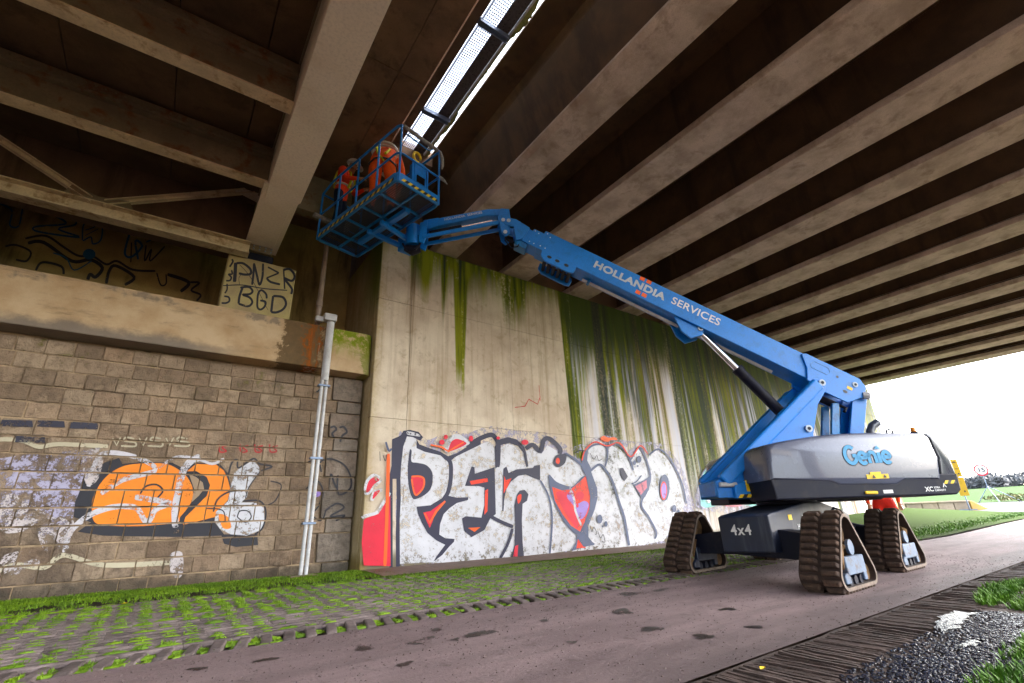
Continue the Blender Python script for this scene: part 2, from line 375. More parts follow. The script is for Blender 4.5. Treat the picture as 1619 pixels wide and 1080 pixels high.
for j in range(8):
    for i in range(60):
        x = -2.2+PX*(i+.5)+(PX/3 if j % 2 else 0); y = YS+PY*(j+.5); z = gz(x, y)+.006
        jit = random.uniform(-.0015, .0015); rx = slope; ry = random.uniform(-.002, .002)
        for a in range(3):
            for b in range(3): pockets.append((x-PX/2+.17*(a+.5), y-PG*1.5+PG*(b+1), z, 1))
        if i < 28:
            o = proto if first else mesh_copy(proto, 'paver', paving); first = False
            o.location = (x, y, z+jit); o.rotation_euler = (rx, ry, random.uniform(-.003, .003))
        else:
            R = Matrix.Rotation(rx, 3, 'X'); far.add([R @ Vector(p)+Vector((x, y, z+jit)) for p in mb.v], mb.f)
tag(far.build('distant_paver', M['paver'], paving), kind='stuff')

mudpav = thing('muddy_paving', 'mud covered ribbed concrete blocks along the right edge of the road', 'paving', (6, 1.7, 0))
vm = []
for q in range(6):
    m = MB(); m.bx(-.151, .151, -.33, .33, -.08, -.014)
    for r in range(5):
        cx = -.12+.06*r; pr = [(cx-.024, -.022), (cx-.012+random.uniform(-.003, .003), random.uniform(-.006, .003)), (cx+.010, random.uniform(-.006, .003)), (cx+.022, -.022)]
        a0 = -.33+random.uniform(0, .12); a1 = .32-random.uniform(0, .02); N = 6; sec = []
        V = []; F = []
        for s in range(N+1):
            t = a0+(a1-a0)*s/N; dx = random.uniform(-.006, .006); dz = random.uniform(-.006, .003)-(.012 if t < -.2 else 0)
            V += [(a+dx, t, b+(dz if b > -.015 else 0)) for a, b in pr]
        for s in range(N):
            for k in range(3): F.append((s*4+k, s*4+k+1, s*4+k+5, s*4+k+4))
        F += [(0, 1, 2, 3), (N*4+3, N*4+2, N*4+1, N*4)]
        m.add(V, F)
    vm.append(m.build('ribbed_block', M['paver_mud'], mudpav))
used = []
for i in range(46):
    x = -.5+.302*(i+.5); y = 1.66; q = random.randrange(6)
    o = vm[q] if q not in used else mesh_copy(vm[q], 'ribbed_block', mudpav)
    used.append(q)
    o.location = (x, y, gz(x, y)-.004+random.uniform(-.006, .002)); o.rotation_euler = (random.uniform(-.012, .012), random.uniform(-.02, .02), random.uniform(-.02, .02)-.06)

def grass_mat(name, a, b):
    t = NT(name); v = t.pos(); n = t.noise(v, 3.0, 4, .6); n2 = t.noise(v, 40, 2, .5)
    c = t.mix(t.step(n, .3, .7), a, b); c = t.mix(t.math('MULTIPLY', n2, .5), c, scl(a, .5))
    return t.done(t.bsdf(c, .7, Subsurface_Weight=0.0))
M['grass'] = grass_mat('bright moss grass', (.085, .17, .004), (.20, .33, .010))
M['grass2'] = grass_mat('verge grass', (.05, .15, .006), (.13, .28, .016))
def blades(pts, h=(.03, .07), n=10, spread=.04, w=.006):
    V = []; F = []
    for (x, y, z, k) in pts:
        for _ in range(max(1, int(n*k))):
            a = random.uniform(0, 2*PI); r = spread*math.sqrt(random.random()); bx_, by_ = x+r*math.cos(a), y+r*math.sin(a)
            hh = random.uniform(*h)*(.6+.6*k); th = random.uniform(0, 2*PI); ln = random.uniform(.2, .9)*hh; d = (math.cos(th), math.sin(th)); ww = w*random.uniform(.7, 1.4)
            b = len(V)
            V += [(bx_-d[1]*ww, by_+d[0]*ww, z), (bx_+d[1]*ww, by_-d[0]*ww, z), (bx_+d[0]*ln*.4+d[1]*ww*.7, by_+d[1]*ln*.4-d[0]*ww*.7, z+hh*.65), (bx_+d[0]*ln*.4-d[1]*ww*.7, by_+d[1]*ln*.4+d[0]*ww*.7, z+hh*.65), (bx_+d[0]*ln, by_+d[1]*ln, z+hh)]
            F += [(b, b+1, b+2, b+3), (b+3, b+2, b+4)]
    m = MB(); m.add(V, F); return m
def mossy(pts):
    m = blades([(x, y, z-.010, k) for x, y, z, k in pts], (.016, .032), 11, .05, .0045)
    for (x, y, z, k) in pts:
        n = 8; rx = random.uniform(.05, .09)*(.75+.25*k); ry = random.uniform(.022, .038)*(.75+.25*k); ph = random.uniform(0, 6); hz = z-.002+random.uniform(-.004, .005)+.006*k
        ring = [(x+rx*(1+.3*math.sin(3*a+ph)+random.uniform(-.2, .2))*math.cos(a), y+ry*(1+.3*math.sin(2*a+ph)+random.uniform(-.2, .2))*math.sin(a)) for a in [2*PI*q/n for q in range(n)]]
        V = [(a, b, hz-.014) for a, b in ring]+[(x+(a-x)*.6, y+(b-y)*.6, hz) for a, b in ring]+[(x, y, hz+.004)]
        m.add(V, [(i, (i+1) % n, n+(i+1) % n, n+i) for i in range(n)]+[(n+i, n+(i+1) % n, 2*n) for i in range(n)])
    return m
gp = []
for (x, y, z, q) in pockets:
    k = lerp(y, [(4.45, .8), (5.2, .75), (6.3, 1.0), (7.5, 1.8)])*(.8+.45*math.sin(x*1.7+y)*math.sin(y*2.3-x*.6))*random.uniform(.45, 1.35)
    if random.random() < lerp(y, [(4.5, .95), (5.4, .9), (6.6, .96), (7.4, 1.0)]) and k > .22: gp.append((x+random.uniform(-.02, .02), y+random.uniform(-.008, .008), z, k))
tag(mossy(gp).build('paver_grass', M['grass']), 'tufts of bright green grass and moss in the paver pockets', 'grass', kind='stuff')
gp = []
for _ in range(2600):                                            # overgrown strip along the foot of the masonry
    x = random.uniform(-2.6, 3.3); y = 8.85-abs(random.gauss(0, .55))
    if x > 2.95 and y > 8.55: continue
    gp.append((x, y, gz(x, y)-.01, random.uniform(.5, 1.2)))
for _ in range(900):
    x = random.uniform(3, 12.5); y = 7.58+random.gauss(0, .07); gp.append((x, y, gz(x, y)-.01, random.uniform(.5, 1.1)))
tag(blades(gp, (.010, .030), 12, .08, .005).build('wall_foot_grass', M['grass']), 'green moss and grass strip at the foot of the walls', 'grass', kind='stuff')
foot = sheet('footing', rng(3.0, 30, 40), rng(7.62, 8.72, 4), M['footing'], .012, jitter=.006); tag(foot, kind='structure')

# verge on the right: puddle, gravel, grass
def wet_mat():
    t = NT('puddle water'); v = t.pos(); n = t.noise(v, 30, 3, .6)
    return t.done(t.bsdf((.010, .012, .02), .22, 0, t.bump(n, 1.0, .02), Specular_IOR_Level=.25))
M['water'] = wet_mat()
for pl in ([(1482, 986), (1490, 973), (1512, 967), (1540, 968), (1530, 978), (1514, 986), (1506, 998), (1490, 1000)], [(1512, 1020), (1530, 1013), (1552, 1010), (1540, 1020), (1522, 1026)]):
    q = [onplane(px, py, 2, 0) for px, py in pl]; q = [(p.x, p.y) for p in q]; qq = []
    for (a, b), (c, d) in zip(q, q[1:]+q[:1]):
        for k in range(5): t_ = k/5; qq.append((a+(c-a)*t_+random.uniform(-.05, .05), b+(d-b)*t_+random.uniform(-.03, .03)))
    tag(flat('puddle', qq, .002, M['water']), kind='structure')
st = MB(); ico = bmesh.new(); bmesh.ops.create_icosphere(ico, subdivisions=1, radius=1); IV = [v.co.copy() for v in ico.verts]; IF = [tuple(v.index for v in f.verts) for f in ico.faces]; ico.free()
for _ in range(9000):
    x = random.uniform(2.0, 6.0); y = random.gauss(1.08, .24)
    if y > 1.5 or y < .3: continue
    r = random.uniform(.004, .013); s = Matrix.Rotation(random.uniform(0, 6), 3, 'Z')
    st.add([s @ Vector((v.x*r*1.3, v.y*r, v.z*r*.7))+Vector((x, y, gz(x, y)-.004)) for v in IV], IF)
M['gravel'] = surf('wet gravel', (.022, .02, .026), .5, 60, .14, .3, 80)
tag(st.build('gravel', M['gravel'], smooth=True), 'dark wet gravel beside the puddle', 'gravel', kind='stuff')
gp = []
for _ in range(5200):
    x = random.uniform(4.5, 15); y = 1.62-abs(random.gauss(0, .55))-.10*math.sin(x*2.3)
    if x < 6.3 and y > 1.05: continue
    if x < 5.6 and y > .95: continue
    if abs(y-1.25-.02*x) < .06: continue
    gp.append((x, y, gz(x, y)-.03, random.uniform(.4, 1.2)))
for _ in range(1500):
    x = random.uniform(3.2, 6.5); y = random.uniform(.3, 1.0); gp.append((x, y, gz(x, y)-.03, random.uniform(.2, .8)))
tag(blades(gp, (.03, .08), 13, .06, .006).build('verge_grass', M['grass2']), 'short green grass on the muddy verge at bottom right', 'grass', kind='stuff')
gp = []
for _ in range(6000):
    x = random.uniform(13.5, 36); y = random.uniform(4.7, 9.5)
    if x > 30 and y > 8.5 or y < 4.7+.02*(x-13): continue
    gp.append((x, y, gz(x, y)-.03, random.uniform(.5, 1.3)))
tag(blades(gp, (.05, .12), 7, .16, .012).build('bank_grass', M['grass2']), 'grassy bank beyond the boom lift at the end of the wall', 'grass', kind='stuff')
tag(sheet('grass_bank', rng(13, 36, 46), rng(4.55, 12, 12), M['ground'], .02, zf=lambda x, y: gz(x, y)+lerp(y, [(5.5, 0), (8, .35), (12, .9)])*lerp(x, [(16, 0), (22, .8), (30, 1), (36, .6)])), kind='structure')

# ------------------------------------------------------------------ concrete abutment with streaks
def abut_mat():
    t = NT('streaked abutment concrete'); v = t.pos(); x, y, z = t.sep(v)
    n = t.noise(v, 1.1, 6, .62); n2 = t.noise(v, 60, 4, .7); n3 = t.noise(t.map(v, (5, 5, .22)), 1.6, 6, .68); n4 = t.noise(t.map(v, (6, 6, .22)), 1.0, 7, .68); n5 = t.noise(v, 12, 6, .75)
    base = t.mix(t.step(n, .32, .68), (.54, .45, .36), (.74, .66, .55))
    base = t.mix(t.math('MULTIPLY', t.step(n2, .5, .75), .35), base, (.27, .21, .15))
    base = t.mix(t.math('MULTIPLY', t.step(n4, .47, .7), .5), base, (.31, .23, .14))
    base = t.mix(t.math('MULTIPLY', t.step(t.noise(v, 3.2, 7, .7, .5), .53, .66), .45), base, (.33, .26, .17))
    base = t.mix(t.math('MULTIPLY', t.step(n5, .62, .72), .4), base, (.20, .16, .08))
    d = t.math('SUBTRACT', 6.92, z)
    u = t.math('DIVIDE', t.math('SUBTRACT', x, 3.0), 12.0)
    def prof(pts):
        return t.math('MULTIPLY', t.ramp(u, [((X-3)/12, L/6) for X, L in pts]), 6.0)
    amp = t.math('ADD', .35, t.math('MULTIPLY', n3, 1.3))
    def mask(L, soft=.5):
        return t.step(t.math('SUBTRACT', t.math('MULTIPLY', L, amp), d), -.25, soft+.35)
    beyond = t.step(x, 14.6, 15.4)
    g = prof([(3.0, .6), (3.3, .35), (3.6, .5), (3.72, 1.3), (4.1, 1.3), (4.2, .8), (4.42, .8), (4.48, 2.3), (4.58, .9), (4.75, .9), (4.84, 3.3), (5.03, 3.3), (5.12, 1.0), (6.1, .8), (6.25, 1.7), (6.8, 1.4), (6.95, .7), (8.05, .5), (8.14, 5.9), (8.42, 5.6), (8.6, 3.0), (9.3, 2.0), (9.9, 2.8), (10.6, 3.2), (10.9, 1.0), (12.9, .9), (13.2, 5.0), (13.6, 3.0), (14.0, 5.5), (14.5, 3.6), (15, 2.0)])
    gb = t.math('MULTIPLY', beyond, t.math('MULTIPLY', t.step(t.noise(t.map(v, (1.0, .01, .01)), 1.0, 2, .5), .5, .62), 5.0))
    gm = mask(t.math('ADD', g, gb))
    k = prof([(3.0, 0), (4.44, 0), (4.5, 1.6), (4.56, 0), (4.84, 0), (4.92, 1.6), (5.0, 0), (8.1, .2), (8.3, 2.6), (8.9, 2.4), (9.4, 1.5), (10.2, 3.0), (10.8, 4.6), (11.3, 4.4), (11.6, 1.6), (12.6, 1.6), (13.0, 3.4), (13.4, 5.5), (13.9, 5.3), (14.2, 1.5), (15, 4.0)])
    km = mask(t.math('ADD', k, t.math('MULTIPLY', beyond, t.math('MULTIPLY', t.step(t.noise(t.map(v, (1.7, .01, .01), (7, 0, 0)), 1.0, 2, .5), .5, .6), 4.5))), .9)
    w = prof([(3.0, 0), (7.9, 0), (8.6, 0), (9.4, 4.4), (9.8, 4.8), (10.2, 1.0), (11.2, 4.5), (11.5, 2), (12.2, 2.0), (12.5, 6), (13.1, 6), (13.4, 2.4), (14.0, 2.0), (14.6, 6), (15, 6)])
    lo = t.step(z, 6.2, 4.4)
    wm = t.math('MULTIPLY', t.math('MULTIPLY', t.step(n4, .36, .55), lo), t.math('MULTIPLY', t.step(w, .5, 4.5), .9))
    bm_ = mask(prof([(3.0, .2), (3.66, .3), (3.70, 4.2), (3.75, 4.2), (3.8, .3), (4.2, .9), (6, .3), (9.0, 1.2), (11.4, 3.0), (12.0, 4.6), (12.3, 3.0), (13, .5), (15, 2.5)]), .8)
    col = t.mix(wm, base, (.60, .60, .66))
    col = t.mix(t.math('MULTIPLY', bm_, t.math('MULTIPLY', t.step(n4, .35, .6), .75)), col, (.17, .105, .05))
    fine = t.noise(v, 28, 6, .8); brk = t.step(t.math('ADD', t.math('MULTIPLY', fine, .6), t.math('MULTIPLY', n4, .4)), .40, .52)
    green = t.mix(t.step(n3, .35, .65), (.04, .06, .005), (.23, .25, .012))
    col = t.mix(t.math('MULTIPLY', gm, t.step(t.math('ADD', t.math('MULTIPLY', n4, .55), t.math('MULTIPLY', n5, .45)), .31, .47)), col, green)
    dark = t.mix(n5, (.012, .016, .018), (.035, .045, .05))
    col = t.mix(t.math('MULTIPLY', km, t.math('MULTIPLY', t.step(n4, .28, .48), .92)), col, dark)
    s1 = t.noise(t.map(v, (1.1, .01, .02), (3.1, 0, 0)), 1.0, 3, .5); s2 = t.noise(t.map(v, (2.4, .01, .05)), 1.0, 5, .6); s3 = t.noise(t.map(v, (7.5, .01, .14)), 1.0, 6, .7)
    sm = t.math('ADD', t.math('MULTIPLY', s1, .35), t.math('ADD', t.math('MULTIPLY', s2, .40), t.math('MULTIPLY', s3, .25)))
    reg = t.step(t.math('ADD', x, t.math('MULTIPLY', n3, .1)), 8.10, 8.22); fadelow = t.step(z, .4, 2.2)
    wht = t.math('MULTIPLY', t.math('MULTIPLY', reg, t.step(sm, .49, .42)), t.math('MULTIPLY', t.step(z, 6.0, 4.2), .65)); col = t.mix(wht, col, (.66, .66, .74))
    brn = t.math('MULTIPLY', t.math('MULTIPLY', reg, t.step(s2, .52, .60)), .55); col = t.mix(brn, col, (.22, .13, .06))
    grn2 = t.math('MULTIPLY', t.math('MULTIPLY', reg, t.step(sm, .455, .52)), t.math('MULTIPLY', t.step(t.math('ADD', z, t.math('MULTIPLY', s3, 2.0)), 1.6, 3.6), .9)); col = t.mix(t.math('MULTIPLY', grn2, brk), col, green)
    drk2 = t.math('MULTIPLY', t.math('MULTIPLY', reg, t.step(sm, .495, .565)), t.math('MULTIPLY', t.step(t.math('ADD', z, t.math('MULTIPLY', s2, 2.0)), 1.8, 3.8), .93)); col = t.mix(t.math('MULTIPLY', drk2, t.math('ADD', .35, t.math('MULTIPLY', brk, .65))), col, dark)
    topc = t.math('MULTIPLY', reg, t.step(t.math('ADD', d, t.math('MULTIPLY', t.math('SUBTRACT', s3, .5), 2.6)), 2.1, .7)); col = t.mix(t.math('MULTIPLY', topc, t.math('ADD', .45, t.math('MULTIPLY', brk, .5))), col, t.mix(t.step(s2, .42, .6), (.045, .065, .008), (.014, .018, .012)))
    # damp moss band and soot at the foot
    ft = t.step(t.math('SUBTRACT', z, t.math('MULTIPLY', n, .5)), .28, .05)
    col = t.mix(t.math('MULTIPLY', ft, .8), col, (.07, .06, .025))
    edge = t.math('MULTIPLY', t.step(t.math('ADD', x, t.math('MULTIPLY', n5, .3)), 3.35, 3.05), .6)
    col = t.mix(edge, col, (.33, .24, .08))
    sidegreen = t.math('MULTIPLY', t.step(x, 2.995, 2.985), t.math('MULTIPLY', t.step(y, 10.2, 8.9), t.step(t.math('ADD', z, t.math('MULTIPLY', n3, 1.5)), 5.6, 6.6)))
    col = t.mix(t.math('MULTIPLY', sidegreen, .85), col, (.09, .13, .012))
    h = t.math('ADD', t.math('MULTIPLY', n2, .4), t.math('MULTIPLY', gm, t.noise(v, 35, 4, .7)))
    return t.done(t.bsdf(col, .9, 0, t.bump(h, .35, .012)))
M['abut'] = abut_mat()
M['joint'] = surf('dark joint', (.06, .045, .03), .3, 6, .95, .2, 50)

WY = 8.7
br = thing('concrete_bridge', 'wide concrete beam bridge overhead with streaked graffiti covered abutment wall', 'bridge', (9, 9, 0))
mb = MB(); mb.bx(2.996, 29.74, 8.86, 11.4, -.2, 6.885); core = mb.build('abutment_wall', M['joint'], br)
cols = [2.98, 3.715, 6.32, 8.12, 10.72, 13.3, 15.8, 18.3, 20.8, 23.3, 25.8, 27.8, 29.75]
rows = [-.1, 2.86, 5.37, 6.9]
for i in range(len(cols)-1):
    for j in range(3):
        g = .0018
        z0, z1 = rows[j]+(g if j else 0), rows[j+1]-(g if j < 2 else 0)
        mb = MB(); mb.bx(cols[i]+(g if i else 0), cols[i+1]-g, WY+random.uniform(0, .002), 8.87, z0, z1)
        mb.build('wall_panel', M['abut'], core, bevel=.012 if not i else .005)
mb = MB(); mb.bx(2.98, 3.1, 8.875, 11.35, -.1, 6.9); mb.build('wall_panel', M['abut'], core, bevel=.005)

# beams
BZ = 6.925; SP = 2.215
def beam_profile(xr, first=False):
    if first:      # edge beam: slanting web
        return [(4.27, BZ), (4.84, BZ), (4.84, BZ+.16), (4.70, BZ+.24), (4.70, 8.28), (3.93, 8.28), (4.0, 8.1), (4.22, BZ+.17), (4.20, BZ+.13)]
    xl = xr-.83
    return [(xl, BZ), (xr, BZ), (xr, BZ+.14), (xr-.22, BZ+.24), (xr-.22, 8.28), (xl+.22, 8.28), (xl+.22, BZ+.24), (xl, BZ+.14)]
Y0B, Y1B = -4.0, 9.4
for k in range(12):
    xr = 4.84+SP*k+ (0 if k < 1 else -.03)
    prof_ = beam_profile(xr, k == 0); n = len(prof_)
    mb = MB(); mb.prism(prof_, lambda a, b, t: (a, t, b), Y0B, Y1B)
    # bottom flange light concrete, web darkened to stand in for recess shade
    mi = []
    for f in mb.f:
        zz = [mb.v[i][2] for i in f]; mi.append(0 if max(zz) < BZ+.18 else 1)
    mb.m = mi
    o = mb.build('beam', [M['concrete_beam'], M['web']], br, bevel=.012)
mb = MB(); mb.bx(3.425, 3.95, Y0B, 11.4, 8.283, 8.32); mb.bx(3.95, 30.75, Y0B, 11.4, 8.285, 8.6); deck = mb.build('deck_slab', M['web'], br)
mb = MB(); mb.bx(30.5, 30.78, Y0B, 11.4, 7.7, 9.0); mb.build('fascia', M['concrete_beam'], br, bevel=.02)
mb = MB()
for k in range(12):
    a = 4.84+SP*k-.2; b = a+SP-.85+.19
    mb.bx(a-.05, b+.3, 9.02, 9.25, 6.89, 8.29)
mb.bx(3.5, 4.4, 9.02, 9.25, 6.89, 8.29)
mb.build('diaphragm', M['slab'], br)
mb = MB(); mb.bx(3.0, 29.7, 9.5, 11.35, 6.88, 8.29); mb.build('back_wall', M['slab'], br)
for yy in (-3.5,):
    mb = MB(); mb.bx(3.2, 30.5, yy-.5, yy+.5, 6.3, 6.915); mb.build('pier_cap', M['concrete_beam'], br, bevel=.03)
for xx in (6, 14, 22, 29.5):
    mb = MB(); mb.tube([(xx, -3.5, -.3), (xx, -3.5, 6.31)], .45, 20); mb.build('pier', M['concrete_beam'], br, smooth=True)

# ------------------------------------------------------------------ masonry abutment
def brick_mat(name, base, alt):
    t = NT(name); v = t.pos(); r = t.rnd(); x, y, z = t.sep(v)
    n = t.noise(v, 1.3, 5, .6); n2 = t.noise(v, 55, 4, .75); n3 = t.noise(v, 7, 6, .7)
    wn = t.n('ShaderNodeTexWhiteNoise', noise_dimensions='1D'); t.put(wn.inputs['W'], r); r2 = wn.outputs[0]
    c = t.mix(r, base, alt); c = t.mix(t.math('MULTIPLY', t.step(r2, .55, .9), .6), c, scl(base, .55)); c = t.mix(t.math('MULTIPLY', t.step(r2, .25, .0), .5), c, (alt[0]*1.05, alt[1]*.95, alt[2]*.9))
    c = t.mix(t.math('MULTIPLY', t.step(n3, .42, .66), .6), c, scl(base, .42)); c = t.mix(t.math('MULTIPLY', t.step(t.noise(v, 3.0, 6, .7), .55, .68), .5), c, scl(alt, 1.15))
    c = t.mix(t.math('MULTIPLY', t.step(n2, .5, .75), .5), c, scl(base, .45))
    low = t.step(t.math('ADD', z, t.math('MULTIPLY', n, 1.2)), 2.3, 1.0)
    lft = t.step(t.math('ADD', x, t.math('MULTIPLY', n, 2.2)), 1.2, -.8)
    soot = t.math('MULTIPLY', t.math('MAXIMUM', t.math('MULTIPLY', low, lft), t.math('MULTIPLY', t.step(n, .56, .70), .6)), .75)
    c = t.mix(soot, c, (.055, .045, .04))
    foot = t.step(t.math('SUBTRACT', z, t.math('MULTIPLY', n3, .3)), .30, .10); c = t.mix(t.math('MULTIPLY', foot, .7), c, (.045, .04, .03))
    lich = t.math('MULTIPLY', t.step(n3, .58, .68), t.math('MULTIPLY', t.step(z, 2.9, 3.5), .6)); c = t.mix(lich, c, (.19, .18, .055))
    return t.done(t.bsdf(c, .9, 0, t.bump(t.math('ADD', n2, t.math('MULTIPLY', n3, 2.0)), .9, .02)))
M['brick'] = brick_mat('tan masonry block', (.285, .21, .155), (.44, .35, .265))
M['quoin'] = brick_mat('rough grey quoin', (.25, .21, .175), (.34, .29, .245))
M['mortar'] = surf('pale mortar', (.28, .21, .145), .4, 2.2, .95, .4, 60, alt=(.40, .31, .22), dirt=(.05, .035, .025), dscale=3, damt=.8)
def coping_mat():
    t = NT('weathered coping concrete'); v = t.pos(); x, y, z = t.sep(v)
    n = t.noise(v, 1.6, 6, .65); n2 = t.noise(v, 70, 4, .7); n3 = t.noise(t.map(v, (4, 4, .5)), 1.5, 6, .7); n4 = t.noise(v, 9, 6, .7)
    c = t.mix(t.step(n, .3, .7), (.42, .30, .19), (.56, .44, .31)); c = t.mix(t.math('MULTIPLY', t.step(n2, .5, .8), .3), c, (.25, .18, .12)); c = t.mix(t.math('MULTIPLY', t.step(t.noise(t.map(v, (.7, 1, 3)), 2.0, 7, .75), .52, .66), .6), c, (.22, .17, .12))
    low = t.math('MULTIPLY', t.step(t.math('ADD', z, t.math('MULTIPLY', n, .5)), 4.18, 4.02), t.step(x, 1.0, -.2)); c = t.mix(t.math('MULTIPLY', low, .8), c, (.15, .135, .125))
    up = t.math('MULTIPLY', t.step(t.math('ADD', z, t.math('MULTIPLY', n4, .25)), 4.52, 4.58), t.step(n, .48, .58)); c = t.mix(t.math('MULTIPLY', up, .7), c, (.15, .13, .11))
    xx = t.math('ADD', t.math('ADD', x, -.20), t.math('MULTIPLY', n4, .70))
    drk = t.math('MULTIPLY', t.step(xx, 1.38, 1.48), t.step(xx, 2.22, 2.08)); c = t.mix(t.math('MULTIPLY', drk, .92), c, t.mix(n4, (.035, .025, .01), (.17, .11, .06)))
    rust = t.math('MULTIPLY', t.math('MULTIPLY', t.step(xx, 1.80, 1.92), t.step(xx, 2.12, 2.0)), t.step(n3, .38, .55)); c = t.mix(t.math('MULTIPLY', rust, .9), c, (.34, .09, .02))
    wht = t.math('MULTIPLY', t.math('MULTIPLY', t.step(xx, 1.86, 1.95), t.step(xx, 2.2, 2.1)), t.math('MULTIPLY', t.step(n3, .5, .6), t.step(z, 4.3, 4.1))); c = t.mix(t.math('MULTIPLY', wht, .7), c, (.5, .42, .36))
    grn = t.math('MULTIPLY', t.step(xx, 2.2, 2.35), t.step(t.math('ADD', z, t.math('MULTIPLY', n3, .7)), 4.25, 4.75)); c = t.mix(t.math('MULTIPLY', grn, t.step(n4, .34, .55)), c, (.17, .22, .02))
    ge = t.math('MULTIPLY', t.step(xx, 2.88, 2.98), .7); c = t.mix(ge, c, (.13, .17, .015))
    return t.done(t.bsdf(c, .88, 0, t.bump(t.math('ADD', n2, n4), .35, .012)))
M['coping'] = coping_mat()

ma = thing('masonry_abutment', 'old block masonry abutment with thick concrete coping and graffiti beside the smooth wall', 'abutment', (0, 9.2, 0))
FY = 9.2
mb = MB(); mb.bx(-14, 2.93, FY+.022, 11.0, -.2, 3.72); mb.build('mortar_core', M['mortar'], ma)
def brick_variant(L, H, D, j):
    m = MB(); m.box((0, 0, 0), (L, D, H)); me = bpy.data.meshes.new('brick'); me.from_pydata(m.v, [], m.f)
    bm = bmesh.new(); bm.from_mesh(me); bmesh.ops.recalc_face_normals(bm, faces=bm.faces)
    for v in bm.verts: v.co += Vector((random.uniform(-j, j), random.uniform(-j, j), random.uniform(-j, j)))
    bmesh.ops.bevel(bm, geom=[e for e in bm.edges], offset=.008, segments=1, affect='EDGES')
    bm.to_mesh(me); bm.free(); return me
BL, BH = .345, .2375
variants = [brick_variant(BL-.012, BH-.013, .12, .004) for _ in range(6)]
for m in variants: m.materials.append(M['brick'])
BR = []
def put_brick(name, me, x0, x1, z0, z1, L, H, y, D=.12):
    o = bpy.data.objects.new(name, me); link(o, ma)
    o.location = ((x0+x1)/2, y+D/2, (z0+z1)/2); o.scale = ((x1-x0)/L, 1, (z1-z0)/H)
    BR.append((x0+.002, x1-.002, z0+.002, z1-.002, y-.0045))
for c in range(15):
    z0 = .12+BH*c; x = 2.34 if c % 2 else 2.52
    tall = (c % 3 != 0)
    x = 2.36 if tall else 2.48
    if not tall: x -= 0
    while x > -3.7:
        w = BL*random.uniform(.92, 1.06); y = FY+random.uniform(-.014, .008)
        if c < 3 and random.random() < .35: y += .012
        put_brick('brick', random.choice(variants), x-w+.006, x-.006, z0+.011, z0+BH-.009, BL-.012, BH-.013, y)
        x -= w
qt = []
for L, H in ((.56, 2*BH-.02), (.44, BH-.02)):
    me = brick_variant(L, H, .2, .012); me.materials.append(M['quoin']); qt.append(me)
for c in range(15):
    z0 = .12+BH*c
    if c % 3 == 0: put_brick('quoin', qt[1], 2.49, 2.93, z0+.01, z0+BH-.01, .44, BH-.02, FY-.035+random.uniform(-.01, .01), .2)
    elif c % 3 == 1: put_brick('quoin', qt[0], 2.37, 2.94, z0+.01, z0+2*BH-.01, .56, 2*BH-.02, FY-.05+random.uniform(-.01, .01), .2)
# coping with a rounded end
mb = MB(); pl = [(-14, 8.8), (2.80, 8.8), (2.88, 8.815), (2.94, 8.86), (2.965, 8.93), (2.97, 9.7), (-14, 9.7)]
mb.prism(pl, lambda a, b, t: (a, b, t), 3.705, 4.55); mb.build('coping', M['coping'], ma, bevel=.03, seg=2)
mb = MB(); mb.bx(-14, 2.96, 9.69, 11.0, 4.0, 4.50); mb.build('bearing_shelf', M['darkconc'], ma)
mb = MB(); mb.bx(-14, 2.97, 11.0, 11.5, 4.0, 9.0); bwall = mb.build('back_wall', M['backwall'], ma)
mb = MB(); mb.bx(.232, 1.40, 9.0, 9.9, 4.5, 5.70); ped = mb.build('bearing_pedestal', surf('pedestal concrete', (.42, .34, .22), .2, 2, .85, .2, 50, alt=(.44, .38, .20)), ma, bevel=.02)
for xx in (-3.6,):
    mb = MB(); mb.bx(xx-.6, xx+.6, 9.0, 9.9, 4.5, 5.70); mb.build('bearing_pedestal', M['darkconc'], ma, bevel=.02)
# ------------------------------------------------------------------ old steel bridge at the left
sb = thing('steel_bridge', 'old cream painted steel girder bridge with cross beams and brown concrete deck', 'bridge', (.8, 8.9, 0))
mb = MB(); mb.bx(.53, 1.018, -16, 9.25, 6.03, 8.0); girder = mb.build('main_girder', M['cream'], sb, bevel=.006)
mb = MB(); mb.bx(.45, .93, 7.0, 9.3, 6.0, 6.032); mb.build('bottom_flange', M['cream'], girder, bevel=.004)
mb = MB(); mb.prism([(.512, -16), (1.032, -16), (1.032, 7.2), (.80, 7.67), (.72, 7.67), (.512, 7.42)], lambda a, b, t: (a, b, t), 5.968, 5.998); mb.build('cover_plate', M['cream'], girder, bevel=.004)
mb = MB(); mb.bx(.47, .92, 8.95, 9.45, 5.86, 5.998); bearing = mb.build('bearing', M['cream_old_shade'], sb, bevel=.01)
mb = MB(); mb.bx(.42, .97, 9.03, 9.5, 5.70, 5.86); mb.build('bearing_block', M['black'], bearing, bevel=.01)
def bolt(c, r=.016, h=.012, n=6, ax='y'):
    m = MB(); m.tube([(c[0], c[1]+h, c[2]), (c[0], c[1]-h, c[2])], r, n); return m
bo = None
for i in range(5):
    for zz in (5.9, 5.96):
        x = .5+.1*i
        if bo is None: bo = bolt((0, 0, 0)).build('bolt', M['steel'], bearing); bo.location = (x, 8.945, zz)
        else: mesh_copy(bo, 'bolt', bearing, (x, 8.945, zz))
